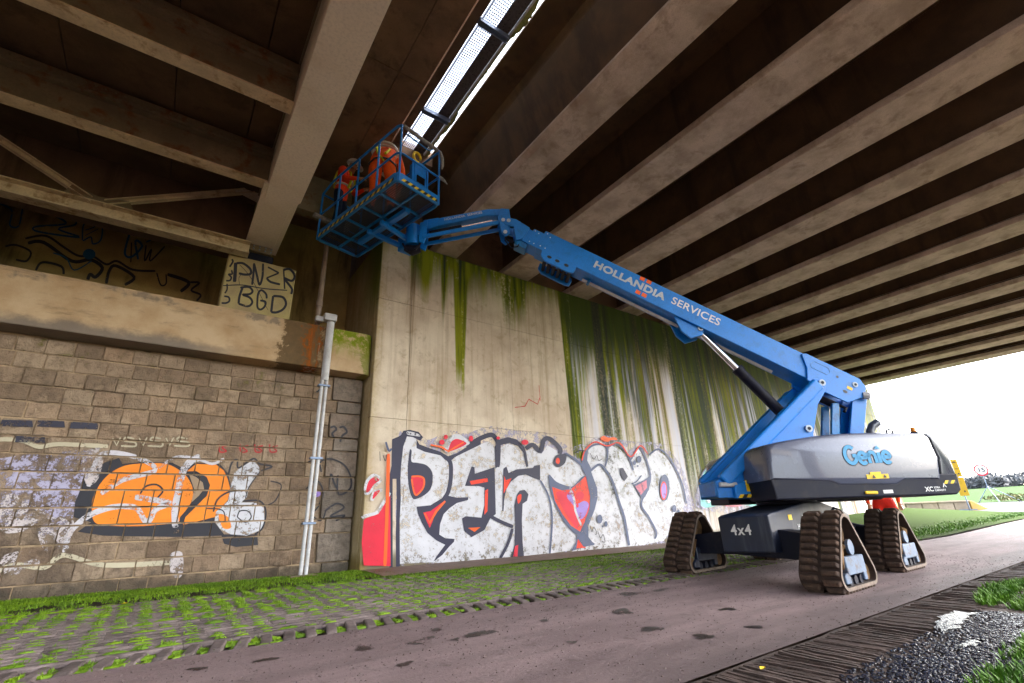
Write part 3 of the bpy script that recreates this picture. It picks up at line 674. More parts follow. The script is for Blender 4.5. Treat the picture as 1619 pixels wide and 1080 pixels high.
# side stiffener line with rust
mb = MB(); mb.bx(.50, .528, -4, 9.0, 7.0, 7.06); mb.build('shelf_angle', M['cream_old_shade'], girder)
mb = MB(); mb.bx(-7.0, -6.5, -16, 9.25, 6.0, 7.3); mb.build('main_girder', M['cream_old_shade'], sb, bevel=.006)  # unseen second girder, lengthened backward to block light from the left
CBY = [7.5, 5.62, 3.74, 1.86, -.02, -1.9, -3.8]
rv = None
for y in CBY:
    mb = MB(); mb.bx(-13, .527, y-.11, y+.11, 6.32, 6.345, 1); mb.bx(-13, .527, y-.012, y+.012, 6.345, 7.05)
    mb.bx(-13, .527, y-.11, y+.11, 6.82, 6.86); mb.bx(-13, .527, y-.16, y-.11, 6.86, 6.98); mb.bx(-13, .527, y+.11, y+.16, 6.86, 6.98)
    cb = mb.build('cross_beam', [M['cream_old_shade'], M['brace']], sb)  # web darker, flange paler: shading put into the paint colours
    if y > 1:
        for i in range(34):
            x = .4-.11*i
            if rv is None: rv = bolt((0, 0, 0), .014, .010).build('rivet', M['cream_old_shade'], cb); rv.location = (x, y-.168, 6.92)
            else: mesh_copy(rv, 'rivet', cb, (x, y-.168, 6.92))
    mb = MB(); mb.prism([(.527, 6.36), (.527, 6.75), (.27, 6.36)], lambda a, b, t: (a, t, b), y+.155, y+.17); mb.build('gusset', M['cream'], cb)
ybs = [9.3]+CBY
pan = 0
for a, b in zip(ybs, ybs[1:]):
    x = .52; ws = [.42, 1.0, 1.25, 1.25, 1.25, 1.25, 1.4]
    for w in ws:
        mb = MB(); mb.bx(x-w+.008, x-.008, b+.02, a-.02, 7.055+random.uniform(0, .012), 7.3); mb.build('deck_panel', M['deckplate'], sb); x -= w
mb = MB(); mb.bx(-60, .52, -16, 11, 7.31, 7.6); mb.build('deck', M['darkconc'], sb)  # extended far out of view to darken the steelwork at upper left
mb = MB(); mb.bx(-13, .52, 9.4, 9.6, 5.9, 7.3); mb.build('end_wall', M['darkconc'], sb)
# end frame
mb = MB(); mb.bx(-13, .53, 8.72, 8.94, 5.66, 5.685); mb.bx(-13, .53, 8.92, 8.94, 5.685, 5.93); mb.bx(-13, .53, 8.80, 8.94, 5.93, 5.95)
chord = mb.build('end_chord', M['brace'], sb, bevel=.003)
def angle_bar(a, b, name):
    m = MB(); a = Vector(a); b = Vector(b); m.bar(a, b, .02, .09, (0, 0, 1)); m.bar(a+Vector((0, -.035, -.035)), b+Vector((0, -.035, -.035)), .07, .012, (0, 0, 1)); m.bar(a+Vector((0, -.035, .06)), b+Vector((0, -.035, .06)), .07, .012, (0, 0, 1)); return m.build(name, M['brace'], sb)
angle_bar((-1.60, 8.88, 5.95), (.44, 8.88, 7.10), 'diagonal_brace')
angle_bar((-1.75, 8.88, 5.95), (-3.9, 8.88, 7.05), 'diagonal_brace')
mb = MB(); mb.prism([(-2.1, 5.94), (-1.2, 5.94), (-1.3, 6.12), (-1.68, 6.05), (-2.02, 6.14)], lambda a, b, t: (a, t, b), 8.84, 8.856); mb.build('gusset', M['cream_old_shade'], sb)
mb = MB(); mb.prism([(.53, 6.85), (.53, 7.28), (.36, 7.28), (.12, 6.95)], lambda a, b, t: (a, t, b), 8.84, 8.856); mb.build('gusset', M['cream'], sb)
mb = MB(); mb.bx(1.02, 2.2, 8.45, 8.7, 6.75, 7.0); mb.bx(1.02, 2.2, 8.56, 8.59, 7.0, 7.7); mb.build('end_bracket', M['cream_old_shade'], sb, bevel=.004)
# soffit slab at the right of the girder, in panels
x0, x1 = 1.02, 2.47
for a, b in ((11, 8.4), (8.4, 5.6), (5.6, 2.8), (2.8, 0), (0, -4)):
    mb = MB(); mb.bx(x0, 1.98, b+.006, a-.006, 8.0, 8.3); mb.build('soffit_panel', M['slab'], sb)
    mb = MB(); mb.bx(1.992, x1, b+.006, a-.006, 8.0+random.uniform(.002, .012), 8.3); mb.build('soffit_panel', M['slab'], sb)
mb = MB(); mb.bx(-60, 2.46, -16, 11, 8.31, 8.5); mb.build('extended_deck_top', M['darkconc'], sb)  # unseen reach to the left and rear added to keep daylight off the steelwork

# ------------------------------------------------------------------ grating in the slot between the bridges
gr = thing('slot_grating', 'steel grating walkway in the bright slot between the two bridge decks', 'grating', (2.95, 5, 8.2))
mb = MB()
for i in range(8): mb.bx(2.775+.036*i, 2.775+.036*i+.011, -4, 9.0, 8.262, 8.272)
y = -2.0
while y < 9.0:
    mb.bx(2.775, 3.04, y, y+.014, 8.263, 8.271); y += .046
tag(mb.build('bar_grid', M['steel'], gr), kind='stuff')
mb = MB(); mb.bx(2.56, 2.60, -4, 9.0, 8.2, 8.3); mb.bx(2.60, 2.745, -4, 9.0, 8.27, 8.3); mb.build('edge_channel', M['darkconc'], gr)
mb = MB(); mb.bx(2.765, 2.775, -4, 9.0, 8.22, 8.30); mb.build('side_rail', M['steel'], gr)
def perf_mat():
    t = NT('perforated dark plate'); v = t.pos(); d = t.vor(v, 24); n = t.noise(v, 20, 3)
    c = t.mix(t.step(d, .18, .3), (.02, .018, .018), (.16, .14, .14)); c = t.mix(n, c, (.05, .045, .045))
    return t.done(t.bsdf(c, .7, .3))
mb = MB(); mb.bx(3.035, 3.255, -4, 9.0, 8.262, 8.275); mb.build('perforated_plate', perf_mat(), gr)
mb = MB(); mb.bx(3.26, 3.29, -4, 9.0, 8.23, 8.29); mb.build('side_rail', M['pipe'], gr, bevel=.004)
for y in (.2, 2.2, 4.2, 6.2, 8.2):
    mb = MB(); mb.bx(2.70, 3.26, y-.05, y+.05, 8.16, 8.19); mb.bx(2.70, 3.26, y-.05, y-.04, 8.10, 8.16); mb.bx(2.70, 3.26, y+.04, y+.05, 8.10, 8.16)
    mb.build('cross_bracket', M['steel'], gr, bevel=.004)
mb = MB(); mb.bx(2.48, 3.47, 7.35, 11.3, 8.02, 8.4); mb.build('closing_slab', M['slab'], gr)
# moss hanging along the slot
V = []; F = []
y = -6.0; prof_ = []
while y < 9.0:
    prof_.append((3.29+.03+max(0, .035*math.sin(y*2.1)+.03*math.sin(y*5.3)+random.uniform(-.012, .02)), y)); y += .05
mo = MB(); poly = [(3.288, prof_[-1][1]), (3.288, prof_[0][1])]+prof_
mo.prism(poly, lambda a, b, t: (a, b, t), 8.235, 8.27)
tag(mo.build('slot_moss', surf('pale moss', (.30, .33, .14), .3, 12, .95, .6, 40)), 'ragged pale moss along the slot rail', 'moss', kind='stuff')

# ------------------------------------------------------------------ pipes
dp = thing('downpipe', 'pair of slim grey downpipes with square hopper standing against the masonry wall', 'pipe', (2.1, 8.7, .2))
for x in (2.045, 2.125):
    mb = MB(); mb.tube([(x, 8.72, .22), (x, 8.72, 4.62)], .031, 12); mb.build('pipe', M['pipe'], dp, smooth=True)
mb = MB(); mb.bx(1.94, 2.17, 8.62, 8.80, 4.62, 4.76); mb.bx(1.80, 1.95, 8.70, 8.80, 4.60, 4.70); mb.build('hopper', M['pipe'], dp, bevel=.012)
mb = MB(); mb.tube([(2.085, 8.72, 3.45), (2.085, 8.72, 4.62)], .062, 14); mb.build('sleeve', M['pipe'], dp, smooth=True)
for z in (3.35, 2.05, 1.0):
    mb = MB(); mb.bx(1.98, 2.19, 8.67, 8.77, z-.018, z+.018); mb.bx(2.07, 2.10, 8.77, 9.2, z-.012, z+.012); mb.build('clip', M['steel'], dp, bevel=.006)
mb = MB(); mb.bx(1.86, 2.28, 8.55, 8.85, .12, .235); mb.build('foot_block', M['footing'], dp, bevel=.02)
up = thing('drain_pipe', 'dirty brown drain pipe rising from the coping behind the basket', 'pipe', (1.89, 8.95, 4.5))
mb = MB(); mb.tube([(1.89, 8.95, 4.5), (1.885, 8.95, 8.05)], .05, 12); mb.build('pipe', M['pipe_old'], up, smooth=True)
mb = MB(); mb.tube([(1.887, 8.95, 5.0), (1.887, 8.95, 5.12)], .062, 12); mb.build('collar', M['pipe_old'], up, smooth=True)
# ------------------------------------------------------------------ graffiti: flat paint on the walls
P_ = {}
for nm, col, w in (('white', (.66, .66, .70), .485), ('dark', (.022, .022, .05), .40), ('navy', (.10, .12, .20), .44), ('red', (.72, .02, .05), .43), ('orange', (.90, .13, .02), .42), ('coral', (.85, .12, .09), .45), ('pink', (.62, .25, .30), .49), ('lilac', (.38, .28, .62), .48), ('turq', (.25, .55, .52), .505), ('tang', (.92, .26, .012), .42), ('whitethin', (.62, .60, .64), .50), ('cream', (.55, .50, .38), .46), ('blk', (.012, .012, .02), .41), ('blue', (.01, .10, .22), .44), ('tan', (.36, .27, .19), .40), ('soot', (.03, .03, .05), .49), ('lav', (.42, .40, .52), .56), ('thinred', (.55, .03, .04), .47), ('smear', (.55, .50, .50), .55)):
    P_[nm] = paint('paint '+nm, col, w)
ZO = {'A': (560, 660, 200/864), 'B': (740, 660, 200/864), 'C': (900, 670, 220/1131), 'D': (100, 700, 340/1619), 'E': (480, 560, 120/360), 'F': (340, 395, 150/1473), 'G': (0, 310, 340/1619), 'H': (0, 660, 600/1543), 'X': (0, 0, 1)}
def cvt(z, pts):
    x0, y0, s = ZO[z]; return [(x0+p[0]*s, y0+p[1]*s) for p in pts]
def smooth(pts, closed=True, n=4):
    out = []; N = len(pts)
    rngi = range(N) if closed else range(N-1)
    for i in rngi:
        p0, p1, p2, p3 = (pts[(i-1) % N], pts[i], pts[(i+1) % N], pts[(i+2) % N]) if closed else (pts[max(i-1, 0)], pts[i], pts[i+1], pts[min(i+2, N-1)])
        for k in range(n):
            t = k/n; out.append(tuple(.5*((2*p1[d])+(-p0[d]+p2[d])*t+(2*p0[d]-5*p1[d]+4*p2[d]-p3[d])*t*t+(-p0[d]+3*p1[d]-3*p2[d]+p3[d])*t**3) for d in (0, 1)))
    if not closed: out.append(pts[-1])
    return out
class Canvas:                                    # paint layers on a wall plane y = Y, optionally broken over the blocks
    def __init__(s, Y, bricks=None): s.Y = Y; s.br = bricks; s.layers = {}; s.n = 0; s.singles = []
    def wall(s, px, py): p = onplane(px, py, 1, s.Y); return (p.x, p.z)
    def tri(s, P, T, mat):
        s.n += 1; off = .0022+.0006*s.n if s.br is None else .0004*s.n
        mb = s.layers.setdefault(mat, MB())
        if s.br is None:
            m1 = MB(); m1.add([(a, s.Y-off, b) for a, b in P], T); s.singles.append((mat, m1)); return
        for t in T:
            q = [P[i] for i in t]; x0 = min(a for a, b in q); x1 = max(a for a, b in q); z0 = min(b for a, b in q); z1 = max(b for a, b in q)
            for (bx0, bx1, bz0, bz1, by) in s.br:
                if bx1 < x0 or bx0 > x1 or bz1 < z0 or bz0 > z1: continue
                r = q
                for ax, lim, sg in ((0, bx0, 1), (0, bx1, -1), (1, bz0, 1), (1, bz1, -1)):
                    o = []
                    for i in range(len(r)):
                        a = r[i-1]; b = r[i]; da = (a[ax]-lim)*sg; db = (b[ax]-lim)*sg
                        if (da >= 0) != (db >= 0):
                            k = da/(da-db); o.append((a[0]+(b[0]-a[0])*k, a[1]+(b[1]-a[1])*k))
                        if db >= 0: o.append(b)
                    r = o
                    if len(r) < 3: break
                if len(r) >= 3: mb.add([(a, by-off, b) for a, b in r], [tuple(range(len(r)))])
    def poly(s, z, pts, mat, sm=True):
        P = cvt(z, pts); P = smooth(P) if sm else P
        W = [s.wall(*p) for p in P]; s.tri(W, [tuple(t) for t in tessellate_polygon([[Vector((a, b, 0)) for a, b in W]])], mat)
    def ell(s, z, cx, cy_, rx, ry, mat): s.poly(z, [(cx+rx*math.cos(k*PI/8), cy_+ry*math.sin(k*PI/8)) for k in range(16)], mat, False)
    def stroke(s, z, pts, w, mat, sm=True):
        P = cvt(z, pts); w = w*ZO[z][2]/2; P = smooth(P, False, 5) if sm and len(P) > 2 else P
        L = []; R = []
        for i, p in enumerate(P):
            a = P[max(i-1, 0)]; b = P[min(i+1, len(P)-1)]; dx, dy = b[0]-a[0], b[1]-a[1]; d = math.hypot(dx, dy) or 1
            e = .75 if i in (0, len(P)-1) else 1
            L.append((p[0]-dy/d*w*e, p[1]+dx/d*w*e)); R.append((p[0]+dy/d*w*e, p[1]-dx/d*w*e))
        W = [s.wall(*p) for p in L+R]; n = len(L)
        s.tri(W, [x for i in range(n-1) for x in ((i, i+1, n+i+1), (i, n+i+1, n+i))], mat)
    def build(s, parent, name, labels={}):
        for m, mb in s.layers.items():
            if mb.f: tag(mb.build(name, P_[m], parent), kind='stuff')
        for m, mb in s.singles: mb.build(name, P_[m], parent)
cv = Canvas(WY)
A, B, CC = 'A', 'B', 'C'
def multi(lst):
    out = []
    for z, pts in lst: out += cvt(z, pts)
    return out
# pale overspray, then the white body of the letters
cv.poly('X', multi([(A, [(300, 180), (340, 110), (430, 110), (520, 150), (640, 90), (760, 110)]), (B, [(0, 110), (150, 60), (330, 90), (560, 110), (690, 200), (780, 180)]), (CC, [(120, 180), (250, 90), (420, 130), (560, 150), (740, 160), (900, 330), (980, 560), (1010, 730), (760, 985), (0, 1056)]), (B, [(380, 966), (0, 1012)]), (A, [(530, 1010), (300, 1028)])]), 'lav')
cv.poly('X', multi([(A, [(322, 240), (345, 120), (420, 140), (440, 200), (600, 260), (700, 265), (800, 215)]), (B, [(20, 190), (150, 165), (200, 220), (270, 180), (340, 200), (390, 230), (440, 215), (500, 250), (540, 190), (610, 230), (620, 300), (680, 250), (770, 330)]), (CC, [(130, 250), (190, 170), (260, 170), (300, 200), (340, 175), (420, 215), (490, 290), (560, 200), (620, 290), (700, 215), (790, 265), (850, 370), (905, 470), (945, 640), (900, 745), (770, 950), (600, 985), (0, 1045)]), (B, [(750, 900), (380, 958), (0, 1000)]), (A, [(520, 990), (310, 1000), (312, 600)])]), 'white', False)
dk = lambda z, p, sm=True: cv.poly(z, p, 'dark', sm)
dk(A, [(258, 150), (300, 132), (320, 120), (335, 92), (380, 85), (440, 100), (470, 135), (450, 160), (400, 135), (360, 130), (335, 200), (320, 330), (315, 420), (318, 560), (310, 700), (312, 1015), (285, 1025), (283, 800), (290, 560), (288, 420), (262, 420), (262, 900), (262, 1030), (240, 1030), (243, 700), (240, 400), (255, 330)], False)
cv.poly(A, [(365, 95), (430, 110), (450, 130), (400, 125), (360, 115)], 'white')
dk(A, [(425, 150), (445, 185), (500, 205), (590, 235), (640, 265), (700, 245), (864, 140), (864, 185), (740, 245), (690, 270), (655, 300), (620, 290), (590, 260), (480, 235), (425, 210)], False)
dk(A, [(380, 220), (392, 230), (390, 300), (430, 310), (490, 325), (530, 370), (535, 430), (520, 490), (480, 530), (430, 555), (400, 555), (380, 510), (368, 440), (365, 350), (372, 270)])
cv.poly(A, [(390, 405), (440, 400), (470, 410), (480, 440), (460, 500), (425, 535), (405, 510), (400, 450)], 'red'); cv.stroke(A, [(390, 405), (440, 402), (475, 420), (470, 480), (425, 530), (405, 500), (392, 420)], 12, 'orange')
cv.stroke(A, [(635, 280), (658, 320), (658, 420), (640, 510), (605, 565)], 28, 'dark')
dk(A, [(425, 610), (520, 600), (610, 545), (640, 535), (700, 548), (780, 545), (775, 565), (700, 585), (650, 620), (610, 660), (585, 730), (580, 800), (620, 825), (685, 830), (680, 850), (650, 880), (600, 940), (540, 985), (560, 950), (620, 870), (560, 840), (500, 790), (460, 720), (435, 660)], False)
cv.poly(A, [(470, 650), (520, 640), (615, 570), (560, 640), (530, 720), (515, 755), (490, 700)], 'red', False); cv.stroke(A, [(480, 655), (515, 720), (560, 640), (620, 572)], 16, 'orange', False)
cv.poly('X', multi([(A, [(755, 468), (800, 335), (820, 340)]), (B, [(45, 385), (180, 340), (188, 660), (150, 690), (110, 770), (40, 808), (0, 818)]), (A, [(800, 818), (750, 775), (735, 690), (760, 675)]), (B, [(90, 685), (110, 600), (110, 480)]), (A, [(850, 470)])]), 'dark', False)
cv.poly(B, [(10, 435), (130, 415), (135, 440), (20, 460)], 'coral', False); cv.poly(B, [(115, 500), (135, 490), (130, 640), (110, 665)], 'coral', False); cv.poly(A, [(775, 755), (860, 750), (820, 782)], 'orange', False)
cv.stroke(B, [(-10, 205), (60, 155), (150, 120), (188, 145), (205, 195), (200, 340)], 32, 'dark')
dk(B, [(180, 200), (215, 150), (270, 135), (330, 150), (380, 200), (395, 240), (410, 335), (395, 340), (375, 240), (340, 195), (280, 175), (220, 190), (195, 225), (210, 330), (185, 350)], False)
dk(B, [(240, 350), (260, 335), (275, 380), (330, 355), (440, 345), (450, 330), (490, 325), (490, 430), (450, 415), (390, 390), (340, 400), (290, 440), (260, 490), (245, 560), (240, 640), (232, 640), (235, 500)], False)
cv.poly(B, [(245, 400), (255, 430), (295, 415), (265, 480), (240, 520)], 'coral', False)
dk(B, [(315, 600), (330, 530), (350, 500), (385, 495), (410, 525), (400, 570), (370, 590), (365, 700), (370, 850), (380, 955), (290, 960), (315, 870), (320, 740)], False)
cv.poly(B, [(335, 540), (360, 525), (360, 560), (340, 590)], 'coral'); cv.poly(B, [(318, 880), (340, 870), (335, 950), (305, 950)], 'red', False)
cv.stroke(B, [(150, 675), (220, 712), (305, 748)], 24, 'dark'); cv.stroke(B, [(300, 760), (270, 860), (215, 965)], 20, 'dark')
cv.stroke(B, [(390, 215), (440, 188), (492, 232), (515, 155), (560, 150), (625, 215), (620, 250)], 30, 'dark')
dk(B, [(580, 300), (600, 260), (640, 250), (670, 250), (660, 310), (620, 340), (590, 330)]); cv.ell(B, 610, 298, 14, 22, 'coral')
cv.stroke(B, [(490, 430), (540, 520), (565, 620), (570, 740), (555, 930)], 11, 'navy')
cv.poly(B, [(550, 390), (600, 440), (680, 470), (720, 465), (790, 400), (835, 480), (835, 600), (810, 700), (770, 790), (740, 800), (680, 750), (620, 660), (570, 540), (550, 450)], 'navy')
cv.poly(B, [(570, 475), (640, 500), (700, 490), (760, 440), (800, 400), (830, 500), (825, 620), (790, 720), (760, 780), (700, 740), (640, 660), (590, 570)], 'coral', False)
cv.poly(B, [(600, 510), (690, 520), (700, 600), (740, 680), (745, 760), (690, 700), (630, 600)], 'red'); cv.poly(B, [(670, 540), (710, 500), (730, 590), (790, 570), (820, 600), (790, 680), (750, 690), (720, 610)], 'lilac')
cv.stroke(B, [(690, 480), (720, 560), (730, 640), (770, 740)], 14, 'white'); cv.ell(B, 760, 535, 28, 30, 'red'); cv.ell(B, 742, 603, 9, 14, 'red')
cv.poly(B, [(740, 800), (790, 780), (830, 840), (864, 865), (700, 910), (735, 850)], 'navy', False); cv.poly(B, [(748, 820), (800, 890), (735, 895)], 'coral', False)
cv.stroke(B, [(660, 245), (730, 290), (800, 350), (835, 375)], 16, 'navy')
cv.poly(CC, [(105, 260), (150, 195), (140, 300), (170, 360), (175, 400), (220, 520), (225, 600), (200, 700), (150, 830), (150, 920), (200, 985), (110, 1000), (60, 930), (100, 880), (160, 700), (165, 600), (130, 430), (90, 350)], 'navy', False)
for p, w in (([(110, 300), (120, 240), (180, 180), (260, 168), (300, 200), (305, 270), (285, 350)], 15), ([(165, 385), (240, 332), (300, 392), (350, 480), (400, 640), (440, 760), (465, 900), (480, 990)], 19), ([(305, 200), (345, 172), (400, 180), (450, 230), (490, 300), (515, 380)], 13), ([(490, 300), (560, 195), (610, 270), (645, 380), (650, 460), (620, 560), (585, 620), (585, 680), (640, 760), (700, 880), (690, 935)], 15), ([(640, 255), (720, 207), (800, 270), (870, 390), (920, 520), (945, 650)], 13), ([(500, 490), (540, 470), (580, 420)], 10)):
    cv.stroke(CC, p, w, 'navy')
dk(CC, [(405, 360), (430, 360), (470, 430), (440, 470), (410, 410)], False); cv.poly(CC, [(515, 495), (600, 460), (650, 425), (640, 540), (585, 612)], 'navy', False); cv.poly(CC, [(530, 510), (620, 460), (625, 520), (575, 580)], 'pink', False)
cv.ell(CC, 768, 520, 40, 108, 'navy'); cv.ell(CC, 760, 545, 27, 76, 'coral'); cv.ell(CC, 761, 545, 20, 64, 'lilac')
for a in ((240, 775, 22, 36), (290, 815, 14, 23), (845, 690, 17, 30), (878, 712, 10, 16), (560, 290, 19, 29), (522, 318, 13, 20), (262, 835, 6, 9), (548, 345, 7, 8)): cv.ell(CC, *a, 'navy')
cv.stroke(CC, [(95, 300), (120, 220), (200, 150), (300, 182), (400, 158), (490, 270), (570, 180), (630, 250)], 10, 'coral')
cv.poly(CC, [(245, 128), (270, 100), (310, 115), (360, 112), (382, 132), (330, 135), (300, 150)], 'orange')
for p in ([(160, 240), (190, 290), (215, 260), (230, 300), (260, 285)], [(160, 830), (175, 880), (190, 840), (215, 890), (200, 900)], [(220, 870), (245, 930), (265, 900), (280, 960), (255, 955)]): cv.stroke(CC, p, 5, 'blk')
cv.stroke(CC, [(30, 240), (80, 220), (130, 225)], 7, 'blk')
# red block and bubbles at the left end
cv.poly(A, [(60, 695), (160, 660), (215, 560), (240, 520), (242, 1015), (60, 1010), (45, 860)], 'red', False)
cv.stroke(A, [(45, 685), (90, 668), (150, 650), (190, 590), (238, 515)], 22, 'white')
cv.poly(A, [(60, 510), (75, 430), (130, 385), (185, 425), (150, 470), (90, 530)], 'white'); cv.poly(A, [(76, 505), (92, 440), (130, 410), (165, 430), (130, 458), (92, 510)], 'red')
cv.stroke(A, [(115, 570), (135, 510), (185, 495)], 26, 'white'); cv.poly(A, [(120, 560), (130, 515), (170, 498), (150, 530)], 'red')
cv.stroke(A, [(228, 250), (222, 500), (212, 800), (203, 1015)], 23, 'orange')
cv.stroke(A, [(210, 170), (230, 230), (250, 215)], 14, 'navy')
cv.poly(A, [(610, 220), (640, 140), (700, 115), (770, 160), (770, 190), (640, 240)], 'white'); cv.poly(A, [(640, 210), (660, 165), (700, 150), (760, 180), (700, 215), (640, 235)], 'red')
for a in ((618, 136, 14, 15), (592, 172, 18, 18), (790, 147, 15, 20)): cv.ell(A, *a, 'red')
cv.stroke(A, [(515, 190), (590, 205), (635, 235), (740, 172)], 13, 'orange', False)
for a in ((380, 172, 24, 18), (12, 147, 15, 20), (198, 143, 12, 11)): cv.ell(B, *a, 'red')
# thin red scribble and small tag
cv.stroke('X', [(812, 645), (828, 643), (834, 632), (848, 640), (852, 628)], 1.4, 'thinred', False); cv.stroke('X', [(850, 610), (852, 634)], .9, 'thinred')
cv.stroke(A, [(168, 235), (170, 300)], 5, 'blk'); cv.stroke(A, [(190, 260), (205, 300), (215, 255)], 5, 'blk')
# pastel piece further along, partly behind the machine
cv.poly('X', [(1100, 802), (1104, 760), (1118, 738), (1136, 735), (1150, 760), (1210, 745), (1250, 770), (1260, 800), (1180, 812)], 'lav')
for p, m in (([(1106, 800), (1108, 752), (1119, 740), (1133, 742), (1128, 770), (1138, 795)], 'turq'), ([(1140, 798), (1146, 770), (1165, 762), (1176, 780), (1170, 800)], 'pink'), ([(1178, 800), (1186, 765), (1210, 755), (1222, 790)], 'turq'), ([(1225, 800), (1240, 762), (1262, 770), (1270, 800)], 'pink'), ([(1112, 780), (1120, 760), (1126, 780), (1118, 796)], 'white')):
    cv.poly('X', p, m)
cv.stroke('X', [(1104, 802), (1106, 755), (1120, 737), (1136, 742), (1140, 770), (1160, 758), (1180, 772)], 2, 'navy')
cv.build(core, 'graffiti')

# masonry: orange piece over the blocks
cm = Canvas(FY, BR); D = 'D'
cm.poly(D, [(-480, 120), (-60, 60), (220, 60), (210, 330), (90, 460), (60, 640), (-150, 700), (-480, 600)], 'lav', False)
cm.poly(D, [(80, 560), (90, 450), (130, 350), (160, 280), (250, 260), (250, 200), (310, 150), (420, 115), (445, 160), (600, 145), (820, 150), (900, 190), (1000, 150), (1180, 160), (1240, 230), (1260, 330), (1240, 450), (1140, 560), (1140, 600), (1210, 690), (1460, 690), (1465, 770), (1300, 785), (1210, 760), (1190, 700), (830, 710), (300, 700), (110, 670), (210, 600)], 'blk', False)
cm.poly(D, [(215, 500), (220, 430), (260, 340), (320, 260), (400, 200), (500, 165), (650, 155), (780, 160), (880, 210), (940, 270), (975, 350), (970, 430), (930, 500), (880, 560), (860, 600), (700, 620), (500, 630), (300, 620), (230, 590)], 'tang')
cm.poly(D, [(1000, 160), (1150, 165), (1210, 210), (1240, 280), (1255, 340), (1240, 430), (1180, 500), (1140, 560), (900, 620), (920, 560), (1000, 480), (1080, 400), (1105, 320), (1080, 260), (1000, 215), (930, 215)], 'tang', False)
cm.poly(D, [(945, 235), (1000, 260), (1050, 300), (1060, 350), (1020, 400), (965, 450), (985, 350)], 'tan', False)
cm.poly(D, [(1290, 220), (1350, 180), (1430, 130), (1480, 190), (1470, 240), (1400, 330), (1380, 410), (1340, 450), (1440, 450), (1510, 490), (1515, 600), (1480, 660), (1380, 700), (1260, 690), (1180, 650), (1140, 590), (1150, 520), (1240, 440), (1260, 330)], 'white', False)
cm.poly(D, [(1170, 540), (1240, 560), (1260, 640), (1200, 640)], 'tang')
for p, w in (([(1130, 520), (1160, 430), (1250, 370), (1390, 360)], 13), ([(1240, 250), (1270, 150), (1310, 130), (1320, 190), (1430, 120), (1480, 160), (1570, 180), (1490, 210)], 13), ([(1350, 440), (1480, 440), (1525, 520), (1500, 640), (1440, 690)], 12), ([(1310, 560), (1330, 515), (1390, 515), (1415, 560), (1370, 600), (1310, 560)], 9), ([(1080, 495), (1200, 510), (1220, 600)], 9), ([(580, 385), (620, 330), (700, 315), (750, 360), (710, 415)], 13), ([(1480, 220), (1400, 330), (1370, 420)], 8), ([(1540, 470), (1600, 430), (1640, 320), (1560, 290)], 9)):
    cm.stroke(D, p, w, 'blk')
for p, w in (([(10, 830), (40, 700), (80, 640), (200, 545), (350, 490), (480, 480), (560, 500), (630, 600), (700, 500), (800, 455), (640, 425), (540, 410)], 42), ([(285, 385), (450, 280), (690, 210), (600, 130), (420, 80), (290, 90), (220, 200), (190, 330)], 36), ([(845, 640), (840, 500), (860, 400), (900, 220), (960, 140), (1030, 110)], 52), ([(720, 190), (850, 110), (1000, 120), (1120, 160), (1210, 120)], 20)):
    cm.stroke(D, p, w, 'whitethin')
for k in range(3):
    o = 108*k
    cm.stroke('H', [(458+o, 84), (474+o, 114), (490+o, 82)], 7, 'cream', False); cm.stroke('H', [(546+o, 88), (512+o, 82), (506+o, 96), (548+o, 102), (548+o, 118), (492+o, 116)], 7, 'cream')
cm.stroke('H', [(-60, 92), (40, 90), (100, 98), (160, 120), (240, 110), (440, 118)], 17, 'cream')
cm.stroke('H', [(-40, 640), (60, 600), (180, 610), (260, 560), (420, 600), (700, 590)], 20, 'cream')
for o, c in ((890, 'thinred'), (975, 'thinred'), (1035, 'thinred'), (1095, 'thinred')): cm.stroke('H', [(o, 110), (o+4, 140), (o+30, 138), (o+12, 122), (o+34, 116)], 5, c)
for p in ([(280, 140), (310, 150), (350, 135)], [(210, 290), (230, 310), (260, 285), (300, 300)]): cm.stroke('H', p, 9, 'lav')
for x0, y0, x1, y1 in ((0, 10, 140, 40), (150, 12, 270, 42), (280, 18, 405, 50), (60, 68, 190, 105)): cm.poly('H', [(x0+5, y0), (x1-8, y0+4), (x1-5, y1), (x0+2, y1-4)], 'soot', False)
E_ = 'E'
for p, w in (([(82, 560), (80, 510), (130, 500), (190, 530), (220, 590), (215, 640), (160, 665), (158, 575)], 8), ([(120, 640), (125, 570), (140, 610), (155, 640)], 8), ([(95, 745), (150, 710), (185, 730), (120, 770), (190, 765), (150, 790)], 8), ([(10, 640), (60, 600), (90, 650), (70, 720), (40, 760), (80, 790), (100, 740)], 6), ([(122, 352), (140, 346), (150, 360), (132, 378), (140, 400)], 9), ([(165, 352), (185, 348), (200, 372), (178, 390), (170, 418)], 9)):
    cm.stroke(E_, p, w, 'blk')
cm.ell(E_, 60, 662, 20, 16, 'lilac')
for pl in ([(20, 560), (120, 545), (160, 600), (60, 640), (0, 620)], [(690, 560), (740, 550), (740, 640), (700, 650)], [(0, 330), (90, 320), (200, 420), (60, 470), (0, 450)], [(160, 420), (300, 420), (270, 520), (180, 540)], [(340, 150), (420, 130), (400, 250), (350, 270)]): cm.poly('H', pl, 'smear')
cm.build(ma, 'graffiti')
